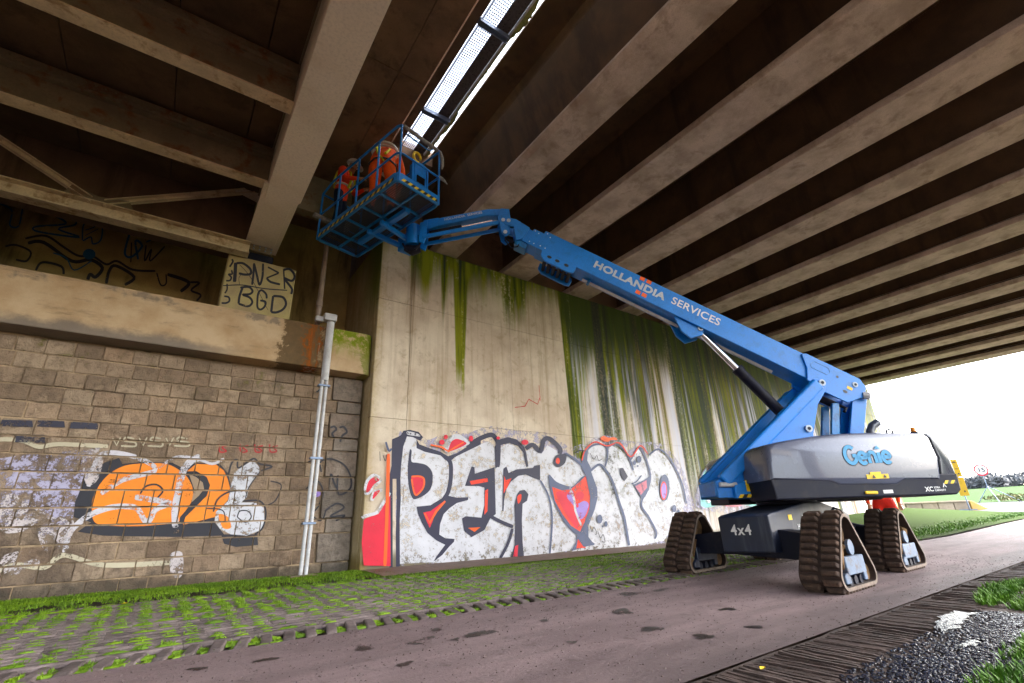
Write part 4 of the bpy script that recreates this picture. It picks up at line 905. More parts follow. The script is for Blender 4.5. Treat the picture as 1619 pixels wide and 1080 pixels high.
# pedestal lettering
cf = Canvas(9.0); F_ = 'F'
for p, w in (([(320, 200), (312, 350), (302, 500)], 42), ([(330, 210), (430, 210), (530, 280), (560, 340), (540, 380), (450, 385), (370, 365)], 28), ([(605, 210), (595, 380), (575, 545)], 26), ([(605, 210), (650, 400), (690, 545), (735, 420), (745, 215)], 26), ([(820, 270), (990, 360)], 26), ([(985, 365), (800, 440)], 26), ([(800, 440), (860, 500), (1010, 540)], 26), ([(1065, 320), (1080, 610)], 24), ([(1055, 320), (1150, 300), (1220, 370), (1230, 440), (1180, 485), (1075, 445), (1160, 560), (1195, 620), (1180, 690)], 28), ([(120, 560), (420, 550), (760, 605), (1120, 632)], 13), ([(430, 580), (380, 720), (365, 840)], 28), ([(390, 590), (520, 580), (580, 640), (540, 690), (430, 700), (530, 740), (575, 800), (560, 850), (500, 880), (365, 840)], 26), ([(800, 760), (790, 690), (720, 630), (670, 680), (655, 800), (660, 900), (710, 930), (770, 880), (780, 810), (700, 790)], 24), ([(900, 720), (885, 840), (870, 970)], 28), ([(870, 970), (950, 975), (1050, 930), (1100, 840), (1050, 740), (900, 720)], 28), ([(260, 150), (275, 190), (225, 270)], 22), ([(255, 320), (265, 380), (210, 385), (250, 430), (230, 480), (170, 485)], 20), ([(185, 530), (185, 620), (150, 680)], 18), ([(140, 725), (210, 740), (220, 800), (170, 830), (100, 830)], 22), ([(380, 235), (560, 450), (820, 940)], 6), ([(380, 560), (370, 440), (420, 380)], 6)):
    cf.stroke(F_, p, w*1.3, 'blk')
cf.build(ped, 'graffiti')
cb_ = Canvas(11.0); G = 'G'
for p, w in (([(190, 320), (345, 300), (480, 385), (590, 450), (700, 455), (800, 515), (880, 490), (1000, 555), (1170, 565)], 13), ([(210, 355), (330, 350), (540, 490), (680, 480), (770, 540), (720, 610), (680, 590), (660, 630)], 20), ([(800, 660), (820, 570), (870, 525), (1010, 610), (940, 670)], 18), ([(990, 350), (985, 500)], 10), ([(1100, 370), (1090, 490), (1140, 400), (1130, 490), (1240, 380)], 9), ([(1260, 590), (1420, 650), (1360, 720)], 20), ([(1430, 650), (1500, 655), (1440, 710), (1510, 745), (1480, 790)], 12), ([(40, 380), (120, 370), (230, 420), (200, 490), (120, 480)], 12), ([(270, 560), (320, 500), (460, 530), (480, 590)], 14), ([(1180, 580), (1210, 670), (1250, 660), (1250, 590)], 9)):
    cb_.stroke(G, p, w*1.3, 'blk')
for p, w in (([(0, 60), (90, 110), (75, 220), (140, 228), (170, 100)], 10), ([(180, 95), (330, 120), (470, 180), (480, 215), (270, 232), (290, 270), (600, 312), (440, 250), (570, 215), (540, 150), (400, 125)], 11), ([(620, 335), (630, 220), (690, 190), (765, 215), (760, 330), (700, 362), (685, 310), (625, 340)], 9), ([(640, 260), (700, 240), (740, 215)], 6), ([(640, 300), (740, 250)], 6), ([(980, 270), (940, 430), (990, 460), (1070, 380), (1020, 340), (1040, 480)], 13), ([(1000, 300), (1180, 300), (1100, 350)], 8), ([(400, 430), (500, 470), (560, 560), (690, 490)], 8)):
    cb_.stroke(G, p, w*1.3, 'blue')
cb_.ell(G, 672, 440, 48, 40, 'blue')
cb_.build(bwall, 'graffiti')
# ------------------------------------------------------------------ boom lift
AX = Vector((7.95, 3.82, 0)); EV = Vector((2.98-7.95, 7.0-3.82, 0)).normalized(); NV = Vector((-EV.y, EV.x, 0)); ZV = Vector((0, 0, 1))
def LW(s, t, z): return AX+EV*s+NV*t+ZV*z
bl = thing('boom_lift', 'blue tracked boom lift with grey cowl reaching its basket up to the bridge', 'boom lift', (AX.x, AX.y, 0))
def lprism(name, poly, t0, t1, mat, parent=bl, bevel=.006, smooth_=False):
    mb = MB(); mb.prism(poly, lambda a, b, t: LW(a, t, b), t0, t1); return mb.build(name, mat, parent, bevel=bevel, smooth=smooth_)
def glyphs(body, size, offset, spacing=1.0):
    cu = bpy.data.curves.new('txt', 'FONT'); cu.body = body; cu.size = size; cu.offset = offset; cu.space_character = spacing
    ob = bpy.data.objects.new('txt', cu); C.objects.link(ob); bpy.context.view_layer.update()
    me = bpy.data.meshes.new_from_object(ob.evaluated_get(bpy.context.evaluated_depsgraph_get()))
    V = [v.co.copy() for v in me.vertices]; F = [tuple(p.vertices) for p in me.polygons]
    bpy.data.objects.remove(ob); bpy.data.curves.remove(cu); bpy.data.meshes.remove(me)
    return V, F
def text(name, body, size, mat, parent, o, xd, yd, offset=0.0, lift=.004, wscale=1.0, spacing=1.0, align='LEFT', fit=None):
    V, F = glyphs(body, size, offset, spacing); w = max(v.x for v in V)
    if fit: wscale = fit/w
    x0 = -w*wscale/2 if align == 'CENTER' else 0
    xd = Vector(xd).normalized(); yd = Vector(yd).normalized(); n = xd.cross(yd); mb = MB()
    mb.add([Vector(o)+xd*(v.x*wscale+x0)+yd*v.y+n*lift for v in V], F)
    return mb.build(name, mat, parent)
def logo_strokes(name, o, xd, yd, sx, sy, w, mat, parent, lift):
    o = Vector(o); xd = Vector(xd).normalized(); n = xd.cross(yd)
    def arc(cx, cyy, r, a0, a1, k=18): return [(cx+r*math.cos(math.radians(a0+(a1-a0)*i/k)), cyy+r*math.sin(math.radians(a0+(a1-a0)*i/k))*1.05) for i in range(k+1)]
    L = [[arc(.45, .48, .38, 48, 345)+[(.80, .44), (.56, .44)]], [[(1.0, .33), (1.46, .33)]+arc(1.22, .32, .25, 5, 318)], [[(1.66, .06), (1.66, .56)], arc(1.89, .34, .23, 175, 0)+[(2.12, .06)]], [[(2.38, .06), (2.38, .56)]], [[(2.66, .33), (3.10, .33)]+arc(2.87, .32, .25, 5, 318)]]
    for letter in L:
        mb = MB()
        for pts in letter:
            P = [(x*sx, y*sy) for x, y in pts]; A = []; B_ = []
            for i, p in enumerate(P):
                a = P[max(i-1, 0)]; b = P[min(i+1, len(P)-1)]; dx, dy = b[0]-a[0], b[1]-a[1]; d = math.hypot(dx, dy) or 1
                A.append((p[0]-dy/d*w/2, p[1]+dx/d*w/2)); B_.append((p[0]+dy/d*w/2, p[1]-dx/d*w/2))
            k = len(P); mb.add([o+xd*x+yd*y+n*lift for x, y in A+B_], [(i, i+1, k+i+1, k+i) for i in range(k-1)])
        mb.build(name, mat, parent)
def plate(name, o, xd, yd, w, h, mat, parent, lift=.004):
    o = Vector(o); xd = Vector(xd).normalized(); yd = Vector(yd).normalized(); n = xd.cross(yd); mb = MB()
    P = [o+n*lift, o+xd*w+n*lift, o+xd*w+yd*h+n*lift, o+yd*h+n*lift]; mb.add(P, [(0, 1, 2, 3)]); return mb.build(name, mat, parent)
def hazard(name, o, xd, yd, w, h, n, parent, lift=.004):
    o = Vector(o); xd = Vector(xd).normalized(); yd = Vector(yd).normalized(); nn = xd.cross(yd); mb = MB(); k = h*.8; st_ = w/n
    for i in range(n):
        a = st_*i; b = st_*(i+1)
        q = [(a, 0), (b, 0), (min(b+k, w), h), (min(a+k, w), h)]
        mb.add([o+xd*x+yd*y+nn*lift for x, y in q], [(0, 1, 2, 3)], i % 2)
    return mb.build(name, [M['yellow'], M['blackp']], parent)

# --- crawler tracks
def track_path(step):
    cs = [(-.40, .13, .13), (.40, .13, .13), (0.0, .60, .19)]; raw = []
    for k in range(720):
        a = 2*PI*k/720; n = (math.cos(a), math.sin(a)); c = max(cs, key=lambda q: q[0]*n[0]+q[1]*n[1]+q[2]); raw.append((c[0]+c[2]*n[0], c[1]+c[2]*n[1]))
    raw.append(raw[0]); L = [0]
    for a, b in zip(raw, raw[1:]): L.append(L[-1]+math.hypot(b[0]-a[0], b[1]-a[1]))
    N = round(L[-1]/step); out = []; j = 0
    for i in range(N):
        d = L[-1]*i/N
        while L[j+1] < d: j += 1
        k = (d-L[j])/max(1e-9, L[j+1]-L[j]); out.append((raw[j][0]+(raw[j+1][0]-raw[j][0])*k, raw[j][1]+(raw[j+1][1]-raw[j][1])*k))
    return out
TP = track_path(.045); TW = .44
lugm = MB(); lugm.box((0, 0, .006), (.060, .195, .052), taper=.80)
lug_me = None
def make_track(cx, cyy, z0, ang, near_sign, galv):
    global lug_me
    R = Matrix.Rotation(ang, 3, 'Z')
    def TL(x, y, z): return R @ Vector((x, y, z))+Vector((cx, cyy, z0+.03))
    n = len(TP); mb = MB(); V = []
    def nrm(i):
        a = TP[i-1]; b = TP[(i+1) % n]; dx, dz = b[0]-a[0], b[1]-a[1]; d = math.hypot(dx, dz); return dz/d, -dx/d
    for i, (x, z) in enumerate(TP):
        nx, nz = nrm(i)
        V += [TL(x, -TW/2, z), TL(x, TW/2, z), TL(x-nx*.035, TW/2, z-nz*.035), TL(x-nx*.035, -TW/2, z-nz*.035)]
    F = []; mi = []
    for i in range(n):
        j = (i+1) % n
        for k in range(4): F.append((i*4+k, j*4+k, j*4+(k+1) % 4, i*4+(k+1) % 4)); mi.append(1 if k in (1, 3) else 0)
    mb.v = [tuple(v) for v in V]; mb.f = F; mb.m = mi
    belt = mb.build('crawler_track', [M['belt'], M['beltrim']], bl)
    # lugs in two staggered rows
    if lug_me is None: 
        o = lugm.build('lug', M['rubber'], belt, bevel=.008); lug_me = o.data; bpy.data.objects.remove(o)
    for i in range(0, n, 2):
        for row, off in ((-1, 0), (1, 1)):
            k = (i+off) % n; x, z = TP[k]; nx, nz = nrm(k)
            o = bpy.data.objects.new('lug', lug_me); link(o, belt)
            ta = Vector((-nz, 0, nx)); nv = Vector((nx, 0, nz)); sv = nv.cross(ta)
            m3 = Matrix((R @ ta, R @ sv, R @ nv)).transposed()
            o.matrix_world = Matrix.Translation(TL(x+nx*.012, row*.112, z+nz*.012)) @ m3.to_4x4()
            o.matrix_parent_inverse = Matrix.Translation(-PLOC.get(belt.name, Vector())); o.location = TL(x+nx*.012, row*.112, z+nz*.012); o.rotation_euler = m3.to_euler()
    s = near_sign; fm = M['trackframe'] if galv else M['chassis']; y = s*(TW/2-.05)
    mb = MB(); mb.prism([(-.26, .14), (.30, .14), (.30, .33), (-.26, .33)], lambda a, b, t: TL(a, t, b), y-.03, y+.03); mb.prism([(-.36, .06), (-.22, .06), (-.22, .16), (-.30, .17), (-.36, .13)], lambda a, b, t: TL(a, t, b), y-.028, y+.028); mb.prism([(.20, .06), (.29, .06), (.29, .15), (.20, .15)], lambda a, b, t: TL(a, t, b), y-.028, y+.04); mb.build('track_frame', fm, belt, bevel=.008)
    mb = MB(); mb.prism([(-.28, .30), (-.34, .20), (-.33, .40), (-.2, .44)], lambda a, b, t: TL(a, t, b), y-.03, y+.005); mb.build('guard_plate', M['mud'], belt, bevel=.006)
    for x in (-.40, .40): mb = MB(); mb.tube([TL(x, -TW/2+.06, .13), TL(x, TW/2-.06, .13)], .088, 16); mb.build('idler_wheel', M['mud'], belt, smooth=True)
    for x in (-.16, 0, .16): mb = MB(); mb.tube([TL(x, -TW/2+.05, .075), TL(x, TW/2-.05, .075)], .052, 14); mb.build('roller', M['black'], belt, smooth=True)
    mb = MB(); mb.tube([TL(0, -TW/2+.10, .60), TL(0, TW/2-.10, .60)], .13, 18); mb.build('drive_sprocket', M['mud'], belt, smooth=True)
    mb = MB(); mb.tube([TL(.06, y-.02*s, .42), TL(.06, y+.012*s, .42)], .085, 20); mb.build('hub_plate', M['trackframe'] if galv else M['black'], belt)
    mb = MB()
    for _ in range(16):
        c = TL(random.uniform(-.2, .25), random.uniform(-.12, .12), random.uniform(.28, .50)); r = random.uniform(.04, .09)
        mb.add([c+Vector((v.x*r*random.uniform(.8, 1.2), v.y*r, v.z*r)) for v in IV], IF)
    tag(mb.build('caked_mud', M['mud'], belt), kind='stuff')
    return belt
make_track(6.68, 2.80, 0.0, math.radians(2), -1, True)
make_track(9.2, 3.00, 0.0, math.radians(1), -1, True)
make_track(6.86, 4.84, .07, math.radians(4), -1, False)
make_track(9.45, 4.90, .07, math.radians(2), -1, False)
# --- chassis
HX = Matrix.Rotation(math.radians(1.5), 3, 'Z'); CC0 = Vector((7.95, 3.82, 0))
def CH(x, y, z): return HX @ Vector((x, y, 0))+CC0+ZV*z
mb = MB(); mb.prism([(-1.40, .38), (-1.40, .83), (-1.32, .855), (-.2, .99), (.35, .99), (1.2, .84), (1.3, .8), (1.3, .42), (.9, .36), (-.9, .36)], lambda a, b, t: CH(a, t, b), -.36, .36); ch = mb.build('chassis', M['chassis'], bl, bevel=.02, seg=2)
for x in (-1.05, 1.28):
    mb = MB(); mb.add([CH(x-.17, a, b) for a, b in ((-.92, .28), (-.92, .56), (-.3, .66), (.3, .66), (.92, .60), (.92, .34), (.3, .34), (-.3, .30))]+[CH(x+.17, a, b) for a, b in ((-.92, .28), (-.92, .56), (-.3, .66), (.3, .66), (.92, .60), (.92, .34), (.3, .34), (-.3, .30))], [(0, 1, 2, 7), (7, 2, 3, 6), (6, 3, 4, 5), (8, 15, 10, 9), (15, 14, 11, 10), (14, 13, 12, 11)]+[(i, 8+i, 8+(i+1) % 8, (i+1) % 8) for i in range(8)]); mb.build('axle', M['black'], bl, bevel=.012)
nf = HX @ Vector((-1, 0, 0)); xf = HX @ Vector((0, -1, 0))
text('lettering', '4x4', .185, M['white'], ch, CH(-1.402, .19, .60), xf, ZV, .004, .004, .95, 1.15)
sd = HX @ Vector((1, 0, 0))
plate('decal', CH(-.85, -.362, .76), sd, ZV, .11, .07, M['yellow'], ch); plate('decal', CH(-.1, -.362, .80), sd, ZV, .09, .06, M['yellow'], ch); plate('decal', CH(-.42, -.362, .70), sd, ZV, .05, .12, M['white'], ch)
text('lettering', 'HOLLANDIA', .085, M['white'], ch, CH(-.62, -.362, .64), sd, ZV, .004)
mb = MB()
for pth in ([(.3, -.38, .74), (.55, -.5, .80), (.75, -.52, .68), (.95, -.6, .62), (1.2, -.8, .6)], [(.35, -.37, .62), (.6, -.48, .58), (.85, -.55, .62)], [(.4, -.38, .78), (.5, -.46, .90), (.62, -.5, .86), (.62, -.5, .74)]):
    mb.tube(smooth_path := [CH(*p) for p in pth], .018, 8)
mb.build('hydraulic_hose', M['black'], bl, smooth=True)
mb = MB(); mb.tube([LW(0, 0, .98), LW(0, 0, 1.09)], .42, 32); mb.build('slew_ring', M['black'], bl, smooth=True)
# --- turntable
mb = MB(); mb.prism([(.74, 1.09), (.74, 1.02), (-1.85, 1.0), (-1.93, 1.06), (-1.95, 1.28), (.76, 1.30)], lambda a, b, t: LW(a, t, b), .32, 1.0); base_n = mb.build('turntable_skirt', M['black'], bl, bevel=.02, seg=2)
mb = MB(); mb.prism([(.74, 1.09), (.74, 1.02), (-1.85, 1.0), (-1.93, 1.06), (-1.95, 1.28), (.76, 1.30)], lambda a, b, t: LW(a, t, b), -1.0, -.32); mb.build('turntable_skirt', M['black'], bl, bevel=.02, seg=2)
mb = MB(); mb.prism([(-1.3, 1.02), (-1.9, 1.02), (-1.96, 1.3), (-1.9, 1.72), (-1.3, 1.78)], lambda a, b, t: LW(a, t, b), -.40, .40); mb.build('counterweight', M['dgrey'], bl, bevel=.04, seg=2)
def cowl(sign, mat, tail):
    # side outline; crowned side face built in rings from the flat inner part to the outer face
    out = [(.73, 1.70), (.76, 1.50), (.78, 1.28), (-.06, 1.225), (-.19, 1.168), (-1.03, 1.148), (-1.18, 1.212), (-1.70, 1.195), (-1.78, 1.50), (-1.745, 1.80), (-1.66, 1.865), (-.9, 1.895), (-.4, 1.89), (0.0, 1.865), (.4, 1.815), (.66, 1.77)]
    cs_, cz = -.5, 1.5; rings = [(.34, 1.0, 1.0), (.86, 1.0, 1.0), (.95, .992, .985), (1.0, .972, .95), (1.018, .94, .88)]
    V = []; n = len(out)
    for t, ks, kz in rings: V += [LW(cs_+(s-cs_)*ks, sign*t, cz+(z-cz)*kz) for s, z in out]
    F = []
    for r in range(len(rings)-1):
        for i in range(n): F.append((r*n+i, r*n+(i+1) % n, (r+1)*n+(i+1) % n, (r+1)*n+i))
    b = (len(rings)-1)*n; tri = tessellate_polygon([[Vector((s, z, 0)) for s, z in out]])
    F += [tuple(b+i for i in t) for t in tri]+[tuple(reversed(t)) for t in tri]
    mb = MB(); mb.add(V, F); o = mb.build('cowl', mat, bl, smooth=True)
    return o
cw = cowl(1, M['grey'], True); cowl(-1, M['grey'], True)
def tailpiece(sign):
    out = [(-1.705, 1.195), (-1.785, 1.50), (-1.75, 1.80), (-1.67, 1.862), (-1.80, 1.86), (-1.93, 1.815), (-1.99, 1.52), (-2.0, 1.30), (-1.97, 1.20)]
    V = []; n = len(out); rings = [(.34, 0), (.80, 0), (.93, .02), (.985, .05)]
    for t, k in rings: V += [LW(s+k*(1 if s < -1.79 else 0)*(1.2), sign*t, z-(k*.4 if z > 1.7 else 0)) for s, z in out]
    F = []
    for r in range(3):
        for i in range(n): F.append((r*n+i, r*n+(i+1) % n, (r+1)*n+(i+1) % n, (r+1)*n+i))
    F += [tuple(3*n+i for i in range(n)), tuple(reversed(range(n)))]
    mb = MB(); mb.add(V, F); return mb.build('tail_cover', M['dgrey'], bl, smooth=True, bevel=.01)
tl_ = tailpiece(1); tailpiece(-1)
xs_ = -EV    # image-left to right along the near side
logo_strokes('logo_letter', LW(-.365, 1.019, 1.435), xs_, ZV, .213, .285, .068, M['blackp'], cw, .004)
logo_strokes('logo_letter', LW(-.362, 1.019, 1.438), xs_, ZV, .213, .285, .050, M['logo'], cw, .008)
mb = MB(); q = LW(-.868, 1.03, 1.645); mb.add([q-xs_*.045, q+xs_*.045, q+ZV*.05], [(0, 1, 2)]); mb.build('logo_mark', M['logo'], cw)
plate('decal', LW(-.60, 1.02, 1.245), xs_, ZV, .32, .06, M['yellow'], cw); plate('decal', LW(-.66, 1.02, 1.30), xs_, ZV, .16, .035, M['yellow'], cw, .006)
for s in (-.70, -.86): 
    mb = MB(); q = LW(s, 1.030, 1.255); mb.add([q-xs_*.025, q+xs_*.025, q+ZV*.045], [(0, 1, 2)]); mb.build('decal_mark', M['blackp'], cw)
text('lettering', 'XC', .085, M['white'], base_n, LW(-1.40, 1.0, 1.055), xs_, ZV, .002); text('lettering', 'XTRA', .034, M['white'], base_n, LW(-1.535, 1.0, 1.09), xs_, ZV, .001); text('lettering', 'CAPACITY', .034, M['white'], base_n, LW(-1.535, 1.0, 1.053), xs_, ZV, .001)
mb = MB(); q = LW(-1.665, 1.004, 1.10); mb.add([q, q+xs_*.03+ZV*.06, q+xs_*.06, q+xs_*.045, q+xs_*.03+ZV*.03, q+xs_*.015], [(0, 1, 4, 5), (1, 2, 3, 4)]); mb.build('emblem', M['white'], base_n)
hazard('hazard_stripe', LW(-1.70, 1.0, 1.145), xs_, ZV, .19, .045, 4, base_n)
mb = MB(); mb.bar(LW(-.52, 1.012, 1.07), LW(-.70, 1.012, 1.065), .025, .04); mb.build('latch_handle', M['yellow'], base_n, bevel=.008)
plate('decal', LW(-.79, 1.0, 1.05), xs_, ZV, .14, .045, M['white'], base_n)
mb = MB(); mb.tube([LW(-1.28, .5, 1.86), LW(-1.30, .5, 1.98), LW(-1.36, .5, 2.06), LW(-1.46, .5, 2.11)], .058, 16, caps=False); mb.build('exhaust_stack', M['dgrey'], bl, smooth=True)
mb = MB(); mb.tube([LW(-1.33, .75, 1.87), LW(-1.34, .75, 1.94), LW(-1.39, .75, 1.96), LW(-1.43, .75, 1.93), LW(-1.43, .75, 1.86)], .014, 8); mb.build('lifting_eye', M['black'], bl, smooth=True)
mb = MB(); mb.tube([LW(-1.62, .9, 1.85), LW(-1.62, .9, 1.885), LW(-1.62, .9, 1.89)], [.05, .05, .035], 16); bc = mb.build('beacon_base', M['black'], bl, smooth=True)
mb = MB(); mb.tube([LW(-1.62, .9, 1.89), LW(-1.62, .9, 1.945), LW(-1.62, .9, 1.955)], [.034, .032, .02], 16); mb.build('beacon_lens', M['beacon'], bc, smooth=True)
# --- riser turret
RP = [(1.2, 1.10), (1.2, 1.33), (1.05, 1.42), (0.0, 2.31), (-.78, 2.90), (-.90, 2.90), (-.96, 2.80), (-.90, 2.66), (-.73, 2.47), (-.52, 2.0), (-.5, 1.75), (.30, 1.70), (.36, 1.08)]
for t in (.27, -.31):
    lprism('riser_plate', RP, t, t+.04, M['blue'])
for t in (.33, -.37):
    mb = MB(); mb.bar(LW(1.10, t, 1.33), LW(-.80, t, 2.80), .13, .20); mb.build('riser_beam', M['blue'], bl, bevel=.03, seg=2)
lprism('turret_base', [(1.22, 1.12), (1.2, 1.34), (.9, 1.42), (.3, 1.4), (-.9, 1.4), (-.9, 1.1), (.5, 1.08)], -.28, .28, M['blue'], bl, .015)
hazard('hazard_stripe', LW(.95, .40, 1.085), xs_, ZV, .62, .05, 10, bl, .003); plate('decal', LW(.80, .40, 1.17), xs_, ZV, .085, .16, M['yellow'], bl, .004)
lprism('turret_cheek', [(.97, 1.08), (.97, 1.28), (.62, 1.36), (.32, 1.5), (.30, 1.08)], .31, .395, M['blue'], bl, .01)
mb = MB(); mb.tube([LW(1.17, .36, 1.285), LW(.92, .36, 1.275)], .036, 14); mb.build('pivot_tube', M['pipe'], bl, smooth=True)
for s, z in ((-.88, 2.82), (-.45, 2.08)):
    mb = MB(); mb.tube([LW(s, .30, z), LW(s, .345, z)], .055, 18); p = mb.build('pivot_pin', M['lettergrey'], bl, smooth=True)
    mb = MB(); mb.tube([LW(s, .34, z), LW(s, .352, z)], .026, 14); mb.build('pin_core', M['black'], p, smooth=True)
for t in (.10, -.14):
    lprism('link_arm', [(-1.22, 2.52), (-1.10, 2.52), (-.92, 1.95), (-1.06, 1.95)], t, t+.05, M['blue_dark']); lprism('link_arm', [(-1.74, 2.62), (-1.50, 2.66), (-1.22, 1.95), (-1.46, 1.95)], t, t+.05, M['blue'])
lprism('link_web', [(-1.70, 2.58), (-1.66, 2.60), (-1.42, 1.95), (-1.46, 1.95)], -.1, .1, M['blue'])
mb = MB(); mb.tube([LW(-.82, 0, 2.74), LW(-1.28, 0, 2.50)], .06, 14); mb.build('levelling_cylinder', M['black'], bl, smooth=True)
mb = MB(); mb.tube([LW(-1.2, .12, 2.5), LW(-1.3, .16, 2.42), LW(-1.22, .2, 2.36)], .025, 8); mb.build('hose_fitting', M['black'], bl, smooth=True)
mb = MB(); mb.tube([LW(-1.62, .2, 2.62), LW(-1.70, .24, 2.60)], .06, 14); mb.build('sensor_cap', M['pipe'], bl, smooth=True)
# --- boom, in (p along, q up) from the rear pivot
PU = (math.cos(math.radians(30.4)), math.sin(math.radians(30.4)))
def BP(p, q, t): return LW(-1.52+p*PU[0]-q*PU[1], t, 2.80+p*PU[1]+q*PU[0])
def bprism(name, poly, t0, t1, mat=None, parent=bl, bevel=.008):
    mb = MB(); mb.prism(poly, lambda a, b, t: BP(a, b, t), t0, t1); return mb.build(name, mat or M['blue'], parent, bevel=bevel, seg=2)
boom = bprism('main_boom', [(.3, -.27), (5.86, -.27), (5.86, .145), (-.05, .145), (-.15, .05)], -.19, .19, None, bl, .012)
for t in (.19, -.225): bprism('boom_cheek', [(-.20, -.12), (-.18, .06), (-.05, .148), (.88, .148), (.95, .10), (.80, -.1), (.74, -.31), (.42, -.375), (.03, -.365)], t, t+.035, None, boom)
def fakeholes(pts):
    for p, q, rp, rq in pts:
        mb = MB(); n = 14; mb.add([BP(p+rp*math.cos(2*PI*k/n), q+rq*math.sin(2*PI*k/n), .2285) for k in range(n)], [tuple(range(n))]); mb.build('boom_hole', M['blackp'], boom)
fakeholes([(.30, -.01, .022, .022), (.12, -.20, .04, .025)])
mb = MB()
for (a, b) in (((.47, .07), (.72, .07)), ((.72, .07), (.76, .0)), ((.76, .0), (.74, -.06)), ((.74, -.06), (.47, -.06)), ((.47, -.06), (.43, 0)), ((.43, 0), (.47, .07))): mb.bar(BP(*a, .2265), BP(*b, .2265), .007, .007)
mb.build('access_panel_seam', M['blue_dark'], boom)
mb = MB(); mb.tube([BP(0, 0, .22), BP(0, 0, .24)], .045, 18); p_ = mb.build('pivot_pin', M['lettergrey'], boom, smooth=True)
mb = MB(); mb.tube([BP(0, 0, .238), BP(0, 0, .246)], .022, 14); mb.build('pin_core', M['black'], p_, smooth=True)
plate('decal', BP(.11, -.13, .226), BP(0, -.13, .226)-BP(.11, -.13, .226), BP(0, 1, 0)-BP(0, 0, 0), .09, .05, M['yellow'], boom, .003)
bprism('boom_section', [(5.5, -.25), (6.07, -.25), (6.07, .092), (5.5, .092)], -.165, .165)
bprism('boom_section', [(5.9, -.23), (6.27, -.23), (6.27, .06), (5.9, .06)], -.14, .14); bprism('wear_block', [(6.03, -.345), (6.26, -.345), (6.26, -.235), (6.03, -.235)], -.12, .12, M['blue_dark'])
rvm = None
for p, q, t in [(5.80, .10, .19), (5.72, .05, .19), (5.80, -.2, .19), (5.7, -.2, .19), (6.03, .06, .165), (5.95, .04, .165), (6.02, -.2, .165), (5.93, -.2, .165)]:
    mb = MB(); mb.tube([BP(p, q, t), BP(p, q, t+.008)], .011, 8); mb.build('wear_pad_bolt', M['white'], boom)
bprism('boom_head', [(6.15, -.20), (6.15, .07), (6.46, .11), (6.62, .06), (6.66, -.05), (6.60, -.10), (6.42, -.06), (6.25, -.30)], -.17, -.13); bprism('boom_head', [(6.15, -.20), (6.15, .07), (6.46, .11), (6.62, .06), (6.66, -.05), (6.60, -.10), (6.42, -.06), (6.25, -.30)], .13, .17)
bprism('boom_head', [(6.15, -.16), (6.15, .06), (6.4, .09), (6.4, .0), (6.25, -.16)], -.13, .13)
for t0 in (.20, -.27): bprism('hose_carrier', [(5.02, -.33), (5.02, -.44), (5.10, -.47), (5.60, -.47), (5.70, -.40), (5.72, -.28), (5.05, -.28)], t0, t0+.05, M['blue'])
mb = MB()
for k in range(6): mb.tube([BP(5.1+.1*k, -.40, -.2), BP(5.1+.1*k, -.40, .2)], .035, 10)
mb.build('hose_guide', M['black'], bl, smooth=True)
for p in (5.2, 5.38, 5.54):
    mb = MB(); n = 12; mb.add([BP(p+.045*math.cos(2*PI*k/n), -.365+.03*math.sin(2*PI*k/n), .2515) for k in range(n)], [tuple(range(n))]); mb.build('carrier_hole', M['blackp'], bl)
mb = MB(); mb.tube([BP(1.2, -.31, -.05), BP(4.85, -.31, -.05)], .028, 10); mb.build('hose_tube', M['pipe'], bl, smooth=True)
mb = MB(); mb.bx(0, 0, 0, 0, 0, 0)
for p in (2.9, 4.7): bprism('tube_clamp', [(p, -.35), (p+.05, -.35), (p+.05, -.265), (p, -.265)], -.10, .02, M['blue_dark'])
bx_dir = BP(-1, 0, 0)-BP(0, 0, 0); bq_dir = BP(0, 1, 0)-BP(0, 0, 0)
text('lettering', 'HOLLANDIA', .192, M['lettergrey'], boom, BP(4.78, -.108, .19), bx_dir, bq_dir, .0085, .004, 1.0, 1.08, 'LEFT', 1.39)
text('lettering', 'SERVICES', .198, M['white'], boom, BP(3.275, -.09, .19), bx_dir, bq_dir, .003, .004, 1.0, 1.05, 'LEFT', .905)
for dp_, q in ((3.94, .065), (3.81, .065), (3.905, -.225), (3.785, -.225)): plate('emblem_square', BP(dp_, q, .19), bx_dir, bq_dir, .09, .075, M['orange_paint'], boom, .004)
# lift cylinder
mb = MB(); mb.tube([LW(-.62, 0, 1.96), LW(.30, 0, 3.19)], .088, 20); lc = mb.build('lift_cylinder', M['black'], bl, smooth=True)
mb = MB(); mb.tube([LW(.26, 0, 3.14), LW(.31, 0, 3.205)], .10, 20); mb.build('cylinder_gland', M['black'], lc, smooth=True)
mb = MB(); mb.tube([LW(.28, 0, 3.16), LW(.88, 0, 3.95)], .054, 18); mb.build('cylinder_rod', M['chrome'], lc, smooth=True)
for t in (.10, -.14): lprism('cylinder_bracket', [(1.32, 4.18), (1.22, 3.86), (1.08, 3.72), (.86, 3.78), (.78, 3.92), (.90, 4.0)], t, t+.04, M['blue'])
mb = MB(); mb.tube([LW(.88, .14, 3.90), LW(.88, .165, 3.90)], .05, 16); p_ = mb.build('pivot_pin', M['lettergrey'], lc, smooth=True)
mb = MB(); mb.tube([LW(.88, .16, 3.90), LW(.88, .172, 3.90)], .025, 14); mb.build('pin_core', M['black'], p_, smooth=True)
